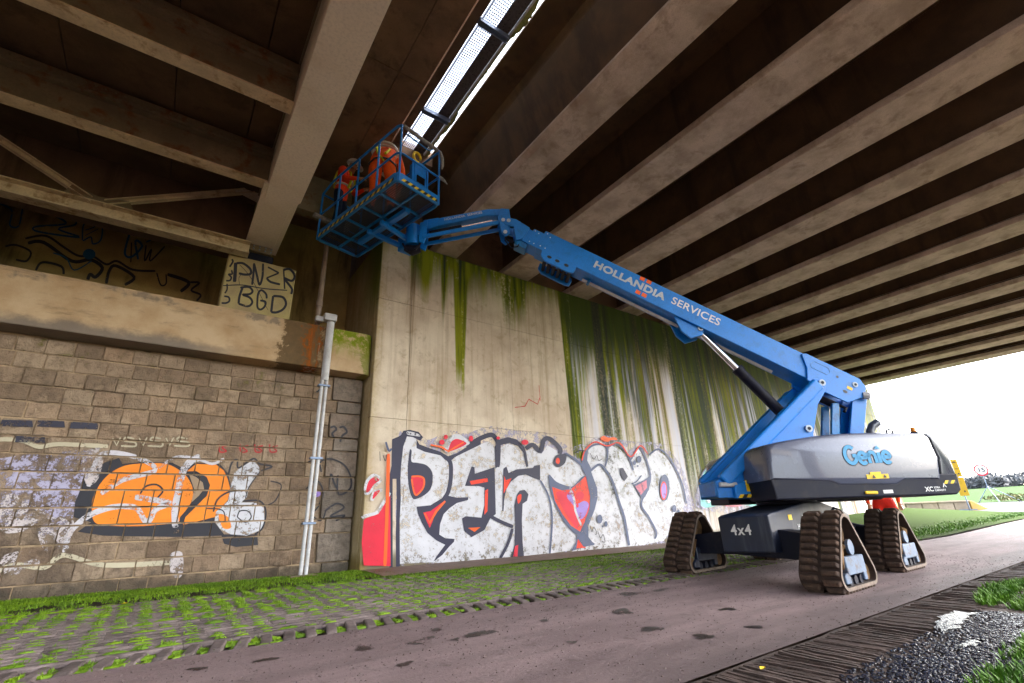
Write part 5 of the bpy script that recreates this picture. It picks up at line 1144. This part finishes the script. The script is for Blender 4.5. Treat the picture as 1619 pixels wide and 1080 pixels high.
# --- jib
lprism('jib_arm', [(4.22, 6.46), (4.54, 6.455), (5.48, 6.245), (5.70, 6.20), (5.72, 6.05), (5.62, 6.02), (5.46, 6.075), (4.55, 6.305), (4.26, 6.31), (4.18, 6.38)], -.09, .09, M['blue'], bl, .012)
jo = lprism('jib_arm', [(5.44, 6.255), (5.72, 6.20), (5.74, 6.03), (5.6, 6.01), (5.46, 6.07)], -.105, .105, M['blue'], bl, .01)
for t in (.12, -.12): 
    mb = MB(); mb.bar(LW(4.24, t, 6.145), LW(5.73, t, 5.81), .04, .075); mb.build('jib_link', M['blue'], bl, bevel=.008)
mb = MB(); mb.tube([LW(4.45, 0, 6.24), LW(5.05, 0, 6.10)], .035, 12); jc = mb.build('jib_cylinder', M['chrome'], bl, smooth=True)
mb = MB(); mb.tube([LW(5.02, 0, 6.107), LW(5.62, 0, 5.97)], .048, 12); mb.build('jib_barrel', M['black'], jc, smooth=True)
for t in (.13, -.16): lprism('elbow_plate', [(4.10, 6.18), (4.12, 6.40), (4.28, 6.42), (4.34, 6.2), (4.28, 5.88), (4.20, 5.80), (4.12, 5.86), (4.16, 6.02)], t, t+.03, M['blue'])
for s, z in ((4.14, 6.13), (4.21, 5.88), (4.24, 6.145)):
    mb = MB(); mb.tube([LW(s, .15, z), LW(s, .185, z)], .036, 14); mb.build('pivot_pin', M['lettergrey'], bl, smooth=True)
for t in (.10, -.13): lprism('wrist_plate', [(5.64, 6.18), (5.78, 6.12), (5.80, 5.72), (5.70, 5.66), (5.66, 5.8)], t, t+.03, M['blue'])
mb = MB(); mb.tube([LW(4.16, .1, 5.9), LW(4.22, .14, 5.72), LW(4.12, .16, 5.55), LW(4.0, .14, 5.58), LW(3.95, .1, 5.68)], .012, 8); mb.tube([LW(4.2, 0, 5.88), LW(4.05, 0, 5.74)], .035, 10); mb.build('hydraulic_hose', M['black'], bl, smooth=True)
mb = MB(); mb.tube([LW(5.92, 0, 5.70), LW(5.92, 0, 6.12)], .13, 24); rot = mb.build('rotator', M['blue'], bl, smooth=True)
mb = MB(); mb.bar(LW(5.72, 0, 5.98), LW(5.92, 0, 5.98), .2, .24); mb.build('rotator_arm', M['blue'], bl, bevel=.01)
mb = MB(); mb.tube([LW(5.78, 0, 5.64), LW(5.92, 0, 5.60), LW(6.05, 0, 5.66)], [.07, .1, .06], 12); mb.tube([LW(5.75, .05, 5.75), LW(5.85, .1, 5.56), LW(6.0, .05, 5.55), LW(6.1, 0, 5.75)], .02, 8); mb.build('cable_bundle', M['black'], bl, smooth=True)
jx = BP(-1, 0, 0)-BP(0, 0, 0); jd = (LW(4.54, 0, 6.455)-LW(5.48, 0, 6.245)).normalized(); jq = (NV.cross(jd)).normalized()
jq = jq if jq.z > 0 else -jq
text('lettering', 'HOLLANDIA', .068, M['lettergrey'], jo, LW(5.335, .091, 6.19), jd, jq, .002, .004, 1.0, 1.06, 'LEFT', .40); text('lettering', 'SERVICES', .07, M['white'], jo, LW(4.905, .091, 6.288), jd, jq, .001, .004, 1.0, 1.05, 'LEFT', .285)
# --- basket
BA = Vector((1.55, 8.20, 6.01)); BU = Vector((.61, -2.36, 0)).normalized(); BV = Vector((-BU.y, BU.x, 0)); LU, LV = 2.44, .86
def BK(a, b, c): return BA+BU*a+BV*b+ZV*c
def tubes(name, lst, r, mat, parent=bl, n=8):
    mb = MB()
    for p in lst: mb.tube(p, r, n)
    return mb.build(name, mat, parent, smooth=True)
def rpath(pts, r=.09):                                    # round the inner corners of a path
    out = [Vector(pts[0])]
    for a, b, c in zip(pts, pts[1:], pts[2:]):
        a, b, c = Vector(a), Vector(b), Vector(c); d1 = (a-b).normalized(); d2 = (c-b).normalized()
        for k in range(6):
            t = k/5; p0 = b+d1*r; p2 = b+d2*r; out.append(p0*(1-t)**2+b*2*t*(1-t)+p2*t*t)
    out.append(Vector(pts[-1])); return out
bf = tubes('basket_floor_frame', [rpath([BK(.3, 0, 0), BK(0, 0, 0), BK(0, LV, 0), BK(LU, LV, 0), BK(LU, 0, 0), BK(.3, 0, 0)])], .022, M['blue_dark'])
mb = MB()
for a in (.45, .95, 1.45, 1.95): mb.bar(BK(a, .02, .01), BK(a, LV-.02, .01), .035, .035)
mb.bar(BK(.02, .43, .012), BK(LU-.02, .43, .012), .035, .03); mb.build('floor_member', M['blue_dark'], bf)
mb = MB()
a = .03
while a < LU-.02: mb.bar(BK(a, .02, .035), BK(a, LV-.02, .035), .009, .012); a += .034
b = .03
while b < LV-.02: mb.bar(BK(.02, b, .037), BK(LU-.02, b, .037), .009, .012); b += .036
tag(mb.build('floor_mesh', M['meshdark'], bf), kind='stuff')
mb = MB(); mb.bar(BK(.55, .56, -.05), BK(2.0, .56, -.05), .10, .09); mb.build('support_beam', M['blue'], bl, bevel=.01)
for a in (1.05, 1.45): mb = MB(); mb.bar(BK(a, .40, -.10), BK(1.28+(a-1.25)*.6, 1.12, -.16), .07, .09); mb.build('support_arm', M['blue'], bl, bevel=.01)
mb = MB(); mb.bar(BK(1.0, .5, -.105), BK(1.5, .5, -.105), .08, .06); mb.build('support_arm', M['blue'], bl, bevel=.01)
mb = MB(); mb.prism([(1.10, 1.02), (1.42, 1.02), (1.38, 1.30), (1.14, 1.30)], lambda a, b, t: BK(a, b, t), -.28, .02); mb.build('mount_block', M['blue'], bl, bevel=.02)
# toe boards
for (p, q) in ((BK(.08, -.012, .09), BK(LU-.08, -.012, .09)), (BK(LU+.012, .08, .09), BK(LU+.012, LV-.02, .09)), (BK(.02, LV, .09), BK(LU-.04, LV, .09)), (BK(-.01, .06, .09), BK(-.01, LV-.06, .09))):
    mb = MB(); mb.bar(p, q, .008, .15); mb.build('toe_board', M['blue'], bl)
mb = MB(); P6 = [BK(LU-.08, -.012, .09), BK(LU-.01, .01, .09), BK(LU+.012, .08, .09)]
mb.bar(P6[0], P6[1], .008, .15); mb.bar(P6[1], P6[2], .008, .15); mb.build('toe_board', M['blue'], bl)
hazard('hazard_stripe', BK(.05, -.016, .018), BU, ZV, LU-.12, .06, 30, bl, .004); hazard('hazard_stripe', BK(LU+.016, .06, .018), BV, ZV, LV-.1, .06, 12, bl, .004)
H1 = 1.16
tr = tubes('top_rail', [rpath([BK(.0, 0, H1*.9), BK(0.35, 0, H1), BK(LU, 0, H1), BK(LU, LV, H1)], .12), [BK(LU, LV, H1), BK(0, LV, H1)], [BK(0, 0, H1*.9), BK(0, LV, H1*.9)]], .021, M['blue'])
tubes('mid_rail', [rpath([BK(0, 0, .56), BK(LU, 0, .58), BK(LU, LV, .58)], .12), [BK(LU, LV, .58), BK(0, LV, .58)], [BK(0, 0, .5), BK(0, LV, .5)]], .018, M['blue'])
for (a, b) in ((0, 0), (.62, 0), (1.25, 0), (1.86, 0), (LU, .03), (LU, LV), (0, LV), (.8, LV), (1.65, LV)):
    tubes('rail_post', [[BK(a, b, .0), BK(a, b, H1 if (a > .2 or b) else H1*.9)]], .019, M['blue'])
tubes('gate_bar', [rpath([BK(LU+.01, .1, 1.02), BK(LU+.01, .62, 1.0), BK(LU+.01, .70, 1.10)], .06)], .012, M['blue_dark'])
tubes('rail_sleeve', [[BK(LU, .06, H1), BK(LU, .3, H1+.005), BK(LU, .5, H1-.006), BK(LU, .82, H1)]], .034, M['foam']); tubes('rail_sleeve', [[BK(-.02, -.12, .52), BK(0, .1, .5), BK(.02, .4, .51), BK(0, .6, .5)]], .055, M['foam'])
# control panel
mb = MB(); mb.prism([(1.72, .30), (2.16, .30), (2.20, .72), (2.10, .80), (1.80, .80), (1.70, .72)], lambda a, c, t: BK(a, t, c), LV-.05, LV-.02)
tubes('control_bracket', [rpath([BK(2.32, .38, .08), BK(2.32, .38, .74), BK(2.32, .70, .74), BK(2.32, .70, .08)], .1)], .018, M['blue'])
mb = MB(); mb.box(BK(2.26, .54, .50), (.14, .28, .42), Matrix.Rotation(math.atan2(BU.y, BU.x), 3, 'Z')); cpn = mb.build('control_box', M['blue'], bl, bevel=.02)
mb = MB(); mb.box(BK(2.342, .54, .38), (.02, .17, .14), Matrix.Rotation(math.atan2(BU.y, BU.x), 3, 'Z')); mb.build('control_screen', M['glass_black'], cpn, bevel=.004)
tubes('lanyard_coil', [[BK(2.35, .44+.075*math.cos(k*PI/8), .80+.10*math.sin(k*PI/8)) for k in range(14)]], .022, M['yellow'])
mb = MB()
mb.tube([BK(LU+.02, LV, 1.15), BK(LU+.05, LV+.02, 1.0), BK(LU+.03, LV+.05, .85), BK(LU+.05, LV+.02, .74)], [.02, .035, .03, .012], 7); mb.build('tied_rag', M['foam'], bl, smooth=True); mb = MB(); mb.tube([BK(LU, LV, .60), BK(LU+.02, LV+.05, .57), BK(LU+.03, LV+.11, .55), BK(LU+.03, LV+.17, .52)], [.025, .035, .02, .006], 7); mb.build('tied_rag', M['foam'], bl, smooth=True)
# ------------------------------------------------------------------ people
def seg_d(p, a, b):
    ab = b-a; t = max(0, min(1, (p-a).dot(ab)/max(1e-9, ab.length_squared))); return (p-a-ab*t).length
def person(label, loc, heading, J, cat='person', group=None):
    root = thing('person', label, cat, loc, group)
    idx = {k: i for i, (k, *_r) in enumerate(J)}
    R = Matrix.Rotation(heading, 3, 'Z'); O = Vector(loc)
    P = [R @ Vector(j[2])+O for j in J]
    me = bpy.data.meshes.new('skeleton'); me.from_pydata(P, [(idx[j[1]], i) for i, j in enumerate(J) if j[1]], [])
    ob = bpy.data.objects.new('skeleton', me); C.objects.link(ob)
    ob.modifiers.new('s', 'SKIN'); sub = ob.modifiers.new('u', 'SUBSURF'); sub.levels = 2; sub.render_levels = 2
    for i, j in enumerate(J):
        r = j[3]; me.skin_vertices[0].data[i].radius = r if isinstance(r, tuple) else (r, r)
    me.skin_vertices[0].data[idx['pelvis']].use_root = True
    bpy.context.view_layer.update()
    bm = bpy.data.meshes.new_from_object(ob.evaluated_get(bpy.context.evaluated_depsgraph_get()))
    bpy.data.objects.remove(ob)
    keys = []
    bm.materials.clear()
    for j in J:
        if j[4] not in keys: keys.append(j[4]); bm.materials.append(M[j[4]])
    segs = [(P[i], P[idx[j[1]]] if j[1] else P[i], keys.index(j[4]), j[3] if not isinstance(j[3], tuple) else j[3][0]) for i, j in enumerate(J)]
    for f in bm.polygons:
        c = f.center; f.material_index = min(segs, key=lambda s: seg_d(c, s[0], s[1])-s[3]*.8)[2]; f.use_smooth = True
    bm.name = 'body'
    b = bpy.data.objects.new('body', bm); link(b, root)
    return root, (lambda k: R @ Vector(J[idx[k]][2])+O), R
def hand(side, wrist, dirv, up, key, skin='skin'):
    w = Vector(wrist); d = Vector(dirv).normalized(); u = Vector(up).normalized(); s = d.cross(u).normalized(); out = []
    palm = w+d*.07; out.append((key+'palm', key+'wrist', tuple(palm), (.034, .020), skin))
    for i, (o, L) in enumerate(((-.027, .075), (-.009, .085), (.009, .08), (.027, .062))):
        b = palm+d*.03+s*o; m = b+d*L*.5-u*.01; e = m+d*L*.4-u*.03
        out += [(f'{key}f{i}a', key+'palm', tuple(b), .010, skin), (f'{key}f{i}b', f'{key}f{i}a', tuple(m), .0095, skin), (f'{key}f{i}c', f'{key}f{i}b', tuple(e), .008, skin)]
    t = w+d*.035-s*.04; out += [(key+'t0', key+'palm', tuple(t), .012, skin), (key+'t1', key+'t0', tuple(t+d*.045-s*.015), .010, skin)]
    return out
def head(neck, tilt, skin='skin', hair='hair'):
    n = Vector(neck); up = Vector((math.sin(tilt), 0, math.cos(tilt))); fw = Vector((math.cos(tilt), 0, -math.sin(tilt)))
    return [('jaw', 'neck', tuple(n+up*.09+fw*.02), (.062, .07), skin), ('face', 'jaw', tuple(n+up*.15+fw*.02), (.078, .09), skin), ('nose', 'face', tuple(n+up*.14+fw*.115), .014, skin), ('crown', 'face', tuple(n+up*.21-fw*.005), (.075, .085), hair)], up, fw
def helmet(root, c, up, fw, R, mat='helmet'):
    up = R @ up; fw = R @ fw; sd_ = up.cross(fw); mb = MB(); rings = [(0, .128), (.04, .126), (.08, .108), (.115, .07), (.13, .01)]; n = 18; V = []
    for h, r in rings: V += [c+up*h+(fw*math.cos(2*PI*k/n)*1.12+sd_*math.sin(2*PI*k/n))*r for k in range(n)]
    F = [(i*n+k, i*n+(k+1) % n, (i+1)*n+(k+1) % n, (i+1)*n+k) for i in range(4) for k in range(n)]
    F.append(tuple(4*n+k for k in range(n))); mb.add(V, F)
    br_ = []
    for k in range(-5, 6): a = k*.22; br_.append((fw*math.cos(a)*1.12+sd_*math.sin(a)))
    mb.add([c+q*.126+up*.005 for q in br_]+[c+q*.19-up*.012 for q in br_], [(i, i+1, 12+i, 11+i) for i in range(10)])
    return mb.build('helmet', M[mat], root, smooth=True)
def face_bits(root, P, up, fw, R):
    c = P; upw = R @ up; f = R @ fw; s = upw.cross(f)
    for sg in (-1, 1):
        mb = MB(); q = c+f*.083+s*sg*.032+upw*.015; mb.add([q+v*.010 for v in IV], IF); mb.build('eye', M['blackp'], root, smooth=True)
        mb = MB(); q = c+s*sg*.083-f*.012; mb.add([q+Vector((v.x*.012, v.y*.018, v.z*.028)) for v in IV], IF); mb.build('ear', M['skin'], root, smooth=True)
    mb = MB(); q = c+f*.088-upw*.055; mb.bar(q-s*.02, q+s*.02, .008, .008); mb.build('mouth', M['redp'], root)
def strapline(root, name, pts, mat, w=.045, R=None, O=None):
    mb = MB(); mb.tube([R @ Vector(p)+O for p in pts], w/2, 6); return mb.build(name, mat, root, smooth=True)
def legs(stance, knee, top, shoe='black', hz=.93, hx=0, fx=0.0):
    o = []
    for sg, k in ((1, 'l'), (-1, 'r')):
        o += [(k+'hip', 'pelvis', (hx, sg*.095, hz-.05), (.10, .105), top), (k+'thigh', k+'hip', ((knee+hx)*.5, sg*(.095+stance*.35), (hz+.48)/2), (.088, .092), top), (k+'knee', k+'thigh', (knee, sg*(.09+stance*.7), .49), (.066, .07), top), (k+'calf', k+'knee', (knee*.5+fx, sg*(.09+stance*.9), .30), (.062, .066), top), (k+'ankle', k+'calf', (fx, sg*(.09+stance), .10), (.056, .06), top), (k+'heel', k+'ankle', (fx-.02, sg*(.09+stance), .05), (.045, .045), shoe), (k+'toe', k+'heel', (fx+.17, sg*(.1+stance*1.1), .04), (.042, .035), shoe)]
    return o
# worker standing at the far end of the basket, leaning forward a little
J = [('pelvis', None, (0, 0, .93), (.15, .125), 'navy'), ('waist', 'pelvis', (.02, 0, 1.08), (.155, .13), 'hired'), ('chest', 'waist', (.06, 0, 1.28), (.175, .145), 'hired'), ('upper', 'chest', (.09, 0, 1.40), (.14, .12), 'hired'), ('neck', 'upper', (.12, 0, 1.49), (.058, .058), 'skin')]
J += legs(.05, .05, 'navy')
for sg, k in ((1, 'l'), (-1, 'r')):
    J += [(k+'sh', 'upper', (.09, sg*.19, 1.39), (.085, .085), 'hired'), (k+'ua', k+'sh', (.12, sg*.24, 1.26), (.062, .062), 'hired'), (k+'elbow', k+'ua', (.17, sg*.26, 1.12), (.052, .052), 'hired'), (k+'wrist', k+'elbow', (.38, sg*.17, 1.16), (.038, .036), 'hired')] + hand(sg, (.38, sg*.17, 1.16), (.9, -.2*sg, .05), (0, 0, 1), k)
hd, up_, fw_ = head((.12, 0, 1.49), .35)
J += hd
wl = BK(.30, .20, .05); hdg = math.atan2(-.62, .78)
r1, jp, R1 = person('worker in white helmet and red orange vest standing at the far end of the basket', tuple(wl), hdg, J)
helmet(r1, jp('face')+(R1 @ up_)*.03, up_, fw_, R1); face_bits(r1, jp('face'), up_, fw_, R1)
O1 = Vector(wl)
for sg in (-1, 1):
    strapline(r1, 'harness_strap', [(-.10, sg*.07, 1.06), (-.12, sg*.08, 1.25), (-.06, sg*.10, 1.43), (.07, sg*.11, 1.50), (.21, sg*.10, 1.38), (.225, sg*.08, 1.2), (.17, sg*.06, 1.04)], M['strap'], .04, R1, O1)
for z, r in ((1.10, .152), (1.24, .168)):
    mb = MB(); mb.tube([R1 @ Vector((.03+(z-1.1)*.2+r*.86*math.cos(2*PI*k/16), r*1.04*math.sin(2*PI*k/16), z))+O1 for k in range(17)], .022, 6); mb.build('reflective_band', M['reflect'], r1, smooth=True)
# worker bent over, back to the camera
J = [('pelvis', None, (-.12, 0, .98), (.18, .16), 'hivis'), ('waist', 'pelvis', (.02, 0, 1.14), (.18, .16), 'hivis'), ('chest', 'waist', (.17, 0, 1.30), (.20, .17), 'hivis'), ('upper', 'chest', (.32, 0, 1.35), (.17, .14), 'hivis'), ('neck', 'upper', (.43, 0, 1.35), (.06, .06), 'skin')]
J += [(k, p, pos, (r if not isinstance(r, tuple) else (r[0]*1.12, r[1]*1.12)), m) for k, p, pos, r, m in legs(.07, .10, 'hivis', 'black', .98, -.12, -.02)]
for sg, k in ((1, 'l'), (-1, 'r')):
    J += [(k+'sh', 'upper', (.32, sg*.2, 1.32), (.09, .09), 'hivis'), (k+'ua', k+'sh', (.36, sg*.25, 1.18), (.068, .068), 'hivis'), (k+'elbow', k+'ua', (.42, sg*.27, 1.04), (.056, .056), 'hivis'), (k+'wrist', k+'elbow', (.60, sg*.2, .96), (.04, .038), 'hivis')] + hand(sg, (.60, sg*.2, .96), (.9, -.2*sg, -.2), (0, 0, 1), k)
hd, up_, fw_ = head((.43, 0, 1.35), 1.2)
J += hd
J = [(k, p, tuple(c*1.1 for c in pos), (r*1.12 if not isinstance(r, tuple) else (r[0]*1.14, r[1]*1.14)), m) for k, p, pos, r, m in J]
wl = BK(1.50, .34, .05); hdg = math.radians(62)
r2, jp, R2 = person('worker in orange overalls and yellow harness bent over in the middle of the basket', tuple(wl), hdg, J)
helmet(r2, jp('face')+(R2 @ up_)*.03, up_, fw_, R2); face_bits(r2, jp('face'), up_, fw_, R2)
O2 = Vector(wl); R2s = R2*1.1
for sg in (-1, 1):
    strapline(r2, 'harness_strap', [(-.265, sg*.06, .95), (-.175, sg*.09, 1.09), (-.05, sg*.09, 1.23), (.07, sg*.03, 1.345), (.22, -sg*.07, 1.43), (.34, -sg*.10, 1.41)], M['strap'], .046, R2s, O2)
    strapline(r2, 'thigh_strap', [(-.26, sg*.02, .87), (-.235, sg*.11, .865), (-.12, sg*.215, .85), (0.0, sg*.14, .84)], M['blackp'], .035, R2s, O2)
strapline(r2, 'lanyard', [(.02, .02, 1.31), (-.20, .10, 1.12), (-.27, .06, .95), (-.24, -.04, .82)], M['strap'], .026, R2s, O2)
for s0 in (.05, .20):
    mb = MB(); mb.tube([R2s @ Vector((s0-.02+.12*math.cos(2*PI*k/16)*.75, .205*math.sin(2*PI*k/16), 1.22+s0*.55+.17*math.cos(2*PI*k/16)*-.75+.0))+O2 for k in range(17)], .028, 6); mb.build('reflective_band', M['reflect'], r2, smooth=True)
# man on the ground behind the machine
J = [('pelvis', None, (0, 0, .96), (.17, .135), 'hivisred'), ('waist', 'pelvis', (0, 0, 1.1), (.165, .13), 'hired'), ('chest', 'waist', (0, 0, 1.30), (.18, .14), 'hired'), ('upper', 'chest', (0, 0, 1.43), (.14, .12), 'hired'), ('neck', 'upper', (.01, 0, 1.52), (.058, .058), 'skin')]
J += [(k, p, pos, (r if not isinstance(r, tuple) else (r[0]*1.12, r[1]*1.12)), m) for k, p, pos, r, m in legs(.10, .03, 'hivisred', 'black', .96)]
for sg, k in ((1, 'l'), (-1, 'r')):
    J += [(k+'sh', 'upper', (0, sg*.20, 1.42), (.085, .085), 'hired'), (k+'ua', k+'sh', (-.01, sg*.25, 1.27), (.062, .062), 'hired'), (k+'elbow', k+'ua', (0, sg*.27, 1.13), (.052, .052), 'hired'), (k+'wrist', k+'elbow', (.12, sg*.25, .92), (.038, .036), 'hired')] + hand(sg, (.12, sg*.25, .92), (.3, 0, -.9), (1, 0, 0), k)
hd, up_, fw_ = head((.01, 0, 1.52), .1)
J += hd
wl = Vector((12.1, 3.88, gz(12.1, 3.88)+.003))
r3, jp, R3 = person('man in red work trousers standing on the road behind the boom lift', tuple(wl), math.atan2(-3.88, -12.1), J)
helmet(r3, jp('face')+(R3 @ up_)*.03, up_, fw_, R3); face_bits(r3, jp('face'), up_, fw_, R3)

# ------------------------------------------------------------------ beyond the bridge
lw = thing('parapet_wall', 'low block parapet wall with sloping end beside the far street', 'wall', (36, 9.6, .4))
a = Vector((31.0, 12.9, 0)); b = Vector((37.9, 8.15, 0)); d = (b-a).normalized(); L = (b-a).length; n = 9
M['parapet'] = surf('parapet block', (.34, .29, .23), .25, 2, .9, .3, 30, dirt=(.15, .12, .08), dscale=2, damt=.6, rand=.2)
ang = math.atan2(d.y, d.x)
for k in range(n):
    c = a+d*(L*(k+.5)/n); z = lerp(c.x, [(30, .5), (37, .36)])
    mb = MB(); mb.box((c.x, c.y, z+.33), (L/n-.03, .4, .74), Matrix.Rotation(ang, 3, 'Z')); mb.build('block', M['parapet'], lw, bevel=.02)
mb = MB(); mb.bar(a+ZV*1.12, b+ZV*1.09, .5, .10); mb.build('capping', M['parapet'], lw, bevel=.02)
mb = MB(); mb.prism([(0, .25), (1.35, .25), (1.35, .42), (.12, 1.12), (0, 1.12)], lambda s, z, t: b+d*(s+.02)+Vector((-d.y, d.x, 0))*t+ZV*z, -.22, .22); mb.build('sloping_end', surf('yellowed end block', (.50, .36, .16), .2, 2, .9, .3, 30, dirt=(.3, .2, .1), damt=.5), lw, bevel=.03)

def face_cam(p): v = (CP-Vector(p)); v.z = 0; v.normalize(); return v
ys_ = thing('route_sign', 'tall yellow information sign of two boards on a post beside the parapet', 'sign', (37.3, 7.95, .5))
p0 = Vector((37.3, 7.95, 0)); nv = (face_cam(p0)+Vector((-.15, -.5, 0))).normalized(); rt = Vector((-nv.y, nv.x, 0))
zb = gz(37.3, 7.95)
mb = MB(); mb.tube([p0-nv*.05+ZV*(zb-.1), p0-nv*.05+ZV*3.42], .03, 10); mb.build('post', M['steel'], ys_, smooth=True)
mb = MB(); mb.bar(p0+rt*.35+ZV*(zb+.12)-nv*.1, p0-rt*.45+ZV*(zb+.12)-nv*.1, .06, .06); mb.bar(p0+rt*.3+ZV*(zb+.1), p0+rt*.3+ZV*(zb+.45), .04, .04); mb.build('base_frame', M['steel'], ys_)
for z0, h in ((2.42, .97), (1.38, 1.0)):
    mb = MB(); mb.prism([(-.21, z0), (.21, z0), (.21, z0+h), (-.21, z0+h)], lambda s, z, t: p0+rt*s+nv*t+ZV*z, -.012, .012); bd = mb.build('board', M['signyellow'], ys_, bevel=.006)
    for (s, z, w, hh) in ((((-.1, 3.2, .22, .07)), (-.02, 2.85, .14, .03), (0.0, 2.55, .12, .08)) if z0 > 2 else ((0.0, 1.58, .10, .10),)):
        mb = MB(); q = p0+rt*s+nv*.014+ZV*z
        if hh > .06: mb.add([q, q+rt*w, q+rt*w+ZV*hh*.6, q+rt*w*.5+ZV*hh], [(0, 1, 2, 3)])
        else: mb.add([q, q+rt*w, q+rt*w+ZV*hh, q+ZV*hh], [(0, 1, 2, 3)])
        mb.build('symbol', M['blackp'], bd)
ss = thing('speed_sign', 'round white speed sign with red rim reading 15 on a tripod stand', 'sign', (42.4, 7.8, .95))
c0 = Vector((42.4, 7.82, 2.94)); nv = face_cam(c0); nv = (nv+Vector((0, -.12, 0))).normalized(); rt = Vector((-nv.y, nv.x, 0)); zg = gz(42.4, 7.8)
def disc(r, off, mat, name, parent, z=0.012):
    mb = MB(); n = 32; mb.add([c0+nv*off+(rt*math.cos(2*PI*k/n)+ZV*math.sin(2*PI*k/n))*r for k in range(n)]+[c0+nv*(off-z)+(rt*math.cos(2*PI*k/n)+ZV*math.sin(2*PI*k/n))*r for k in range(n)], [tuple(range(n))]+[(k, (k+1) % n, n+(k+1) % n, n+k) for k in range(n)]+[tuple(range(2*n-1, n-1, -1))]); return mb.build(name, mat, parent)
rim = disc(.36, 0, M['redp'], 'sign_rim', ss); disc(.285, .006, M['white'], 'sign_face', ss)
text('digits', '15', .36, M['blackp'], rim, c0+nv*.008-ZV*.125, rt, ZV, .006, .004, 1.0, 1.0, 'CENTER')
mb = MB(); mb.tube([c0-nv*.03-ZV*.3, c0-nv*.03-ZV*1.0], .02, 8); mb.build('post', M['steel'], ss)
hub = c0-nv*.03-ZV*1.0
for q in (hub+rt*1.35-nv*.4, hub-rt*.75+nv*.1, hub+rt*.25+nv*.55):
    q.z = gz(q.x, q.y)-.05; mb = MB(); mb.tube([hub, q], .02, 8); mb.build('leg', M['steel'], ss)
# scrub and far hedge
def leafy(mb, c, rx, ry, rz, n, s):
    for _ in range(n):
        while True:
            p = Vector((random.uniform(-1, 1), random.uniform(-1, 1), random.uniform(-1, 1)))
            if .35 < p.length < 1: break
        q = Vector((c[0]+p.x*rx, c[1]+p.y*ry, c[2]+p.z*rz)); a = Vector((random.gauss(0, 1), random.gauss(0, 1), random.gauss(0, 1))).normalized(); b = a.orthogonal().normalized(); k = s*random.uniform(.6, 1.5)
        mb.add([q-a*k, q+b*k*.5, q+a*k, q-b*k*.5], [(0, 1, 2, 3)])
def leaf_mat(name, a, b, sc=.5):
    t = NT(name); v = t.pos(); n = t.noise(v, sc, 5, .7); return t.done(t.bsdf(t.mix(t.step(n, .35, .65), a, b), .8))
M['scrub'] = leaf_mat('scrub leaves', (.03, .045, .012), (.10, .095, .03), 1.2); M['hedge'] = leaf_mat('haze tinted hedge leaves', (.05, .056, .062), (.095, .095, .098), .12)  # hedge colour greyed and lightened to imitate distance haze
mb = MB()
for _ in range(46):
    x = random.uniform(43.2, 46.5); y = random.uniform(-14, 8.5); leafy(mb, (x, y, gz(x, y)+.2), .9, .9, random.uniform(.22, .5) if y < 6.5 else .2, 70, .10)
tag(mb.build('scrub', M['scrub']), 'low olive scrub along the edge of the far street', 'scrub', kind='stuff')
mb = MB()
for k in range(420):
    y = random.uniform(-200, 200); x = 212+random.uniform(-6, 10); h = random.uniform(2.4, 4.2); leafy(mb, (x, y, gz(x, y)+h*.4), 4.0, 4.5, h*.72, 200, .6)
tag(mb.build('hedgerow', M['hedge']), 'haze-tinted dark hedgerow on the horizon beyond the green field', 'hedgerow', kind='stuff')
# fallen leaves
M['leaf'] = surf('yellow leaf', (.55, .42, .08), .2, 20, .7, .2, 60)
for i, (px, py, lb) in enumerate(((1207, 1058, 'yellow fallen leaf on the muddy pavers at the lower right'), (195, 964, 'pale yellow fallen leaf on the grass pavers at the left'))):
    p = onplane(px, py, 2, .02 if i == 0 else .14); mb = MB(); c = Vector((p.x, p.y, gz(p.x, p.y)+.02)); s = .03
    mb.add([c+Vector((-s, 0, .004)), c+Vector((-s*.2, s*.6, .012)), c+Vector((s, .2*s, .008)), c+Vector((-s*.1, -s*.6, .01)), c+Vector((0, 0, .0))], [(0, 4, 1), (1, 4, 2), (2, 4, 3), (3, 4, 0)])
    tag(mb.build('fallen_leaf', M['leaf']), lb, 'leaf')
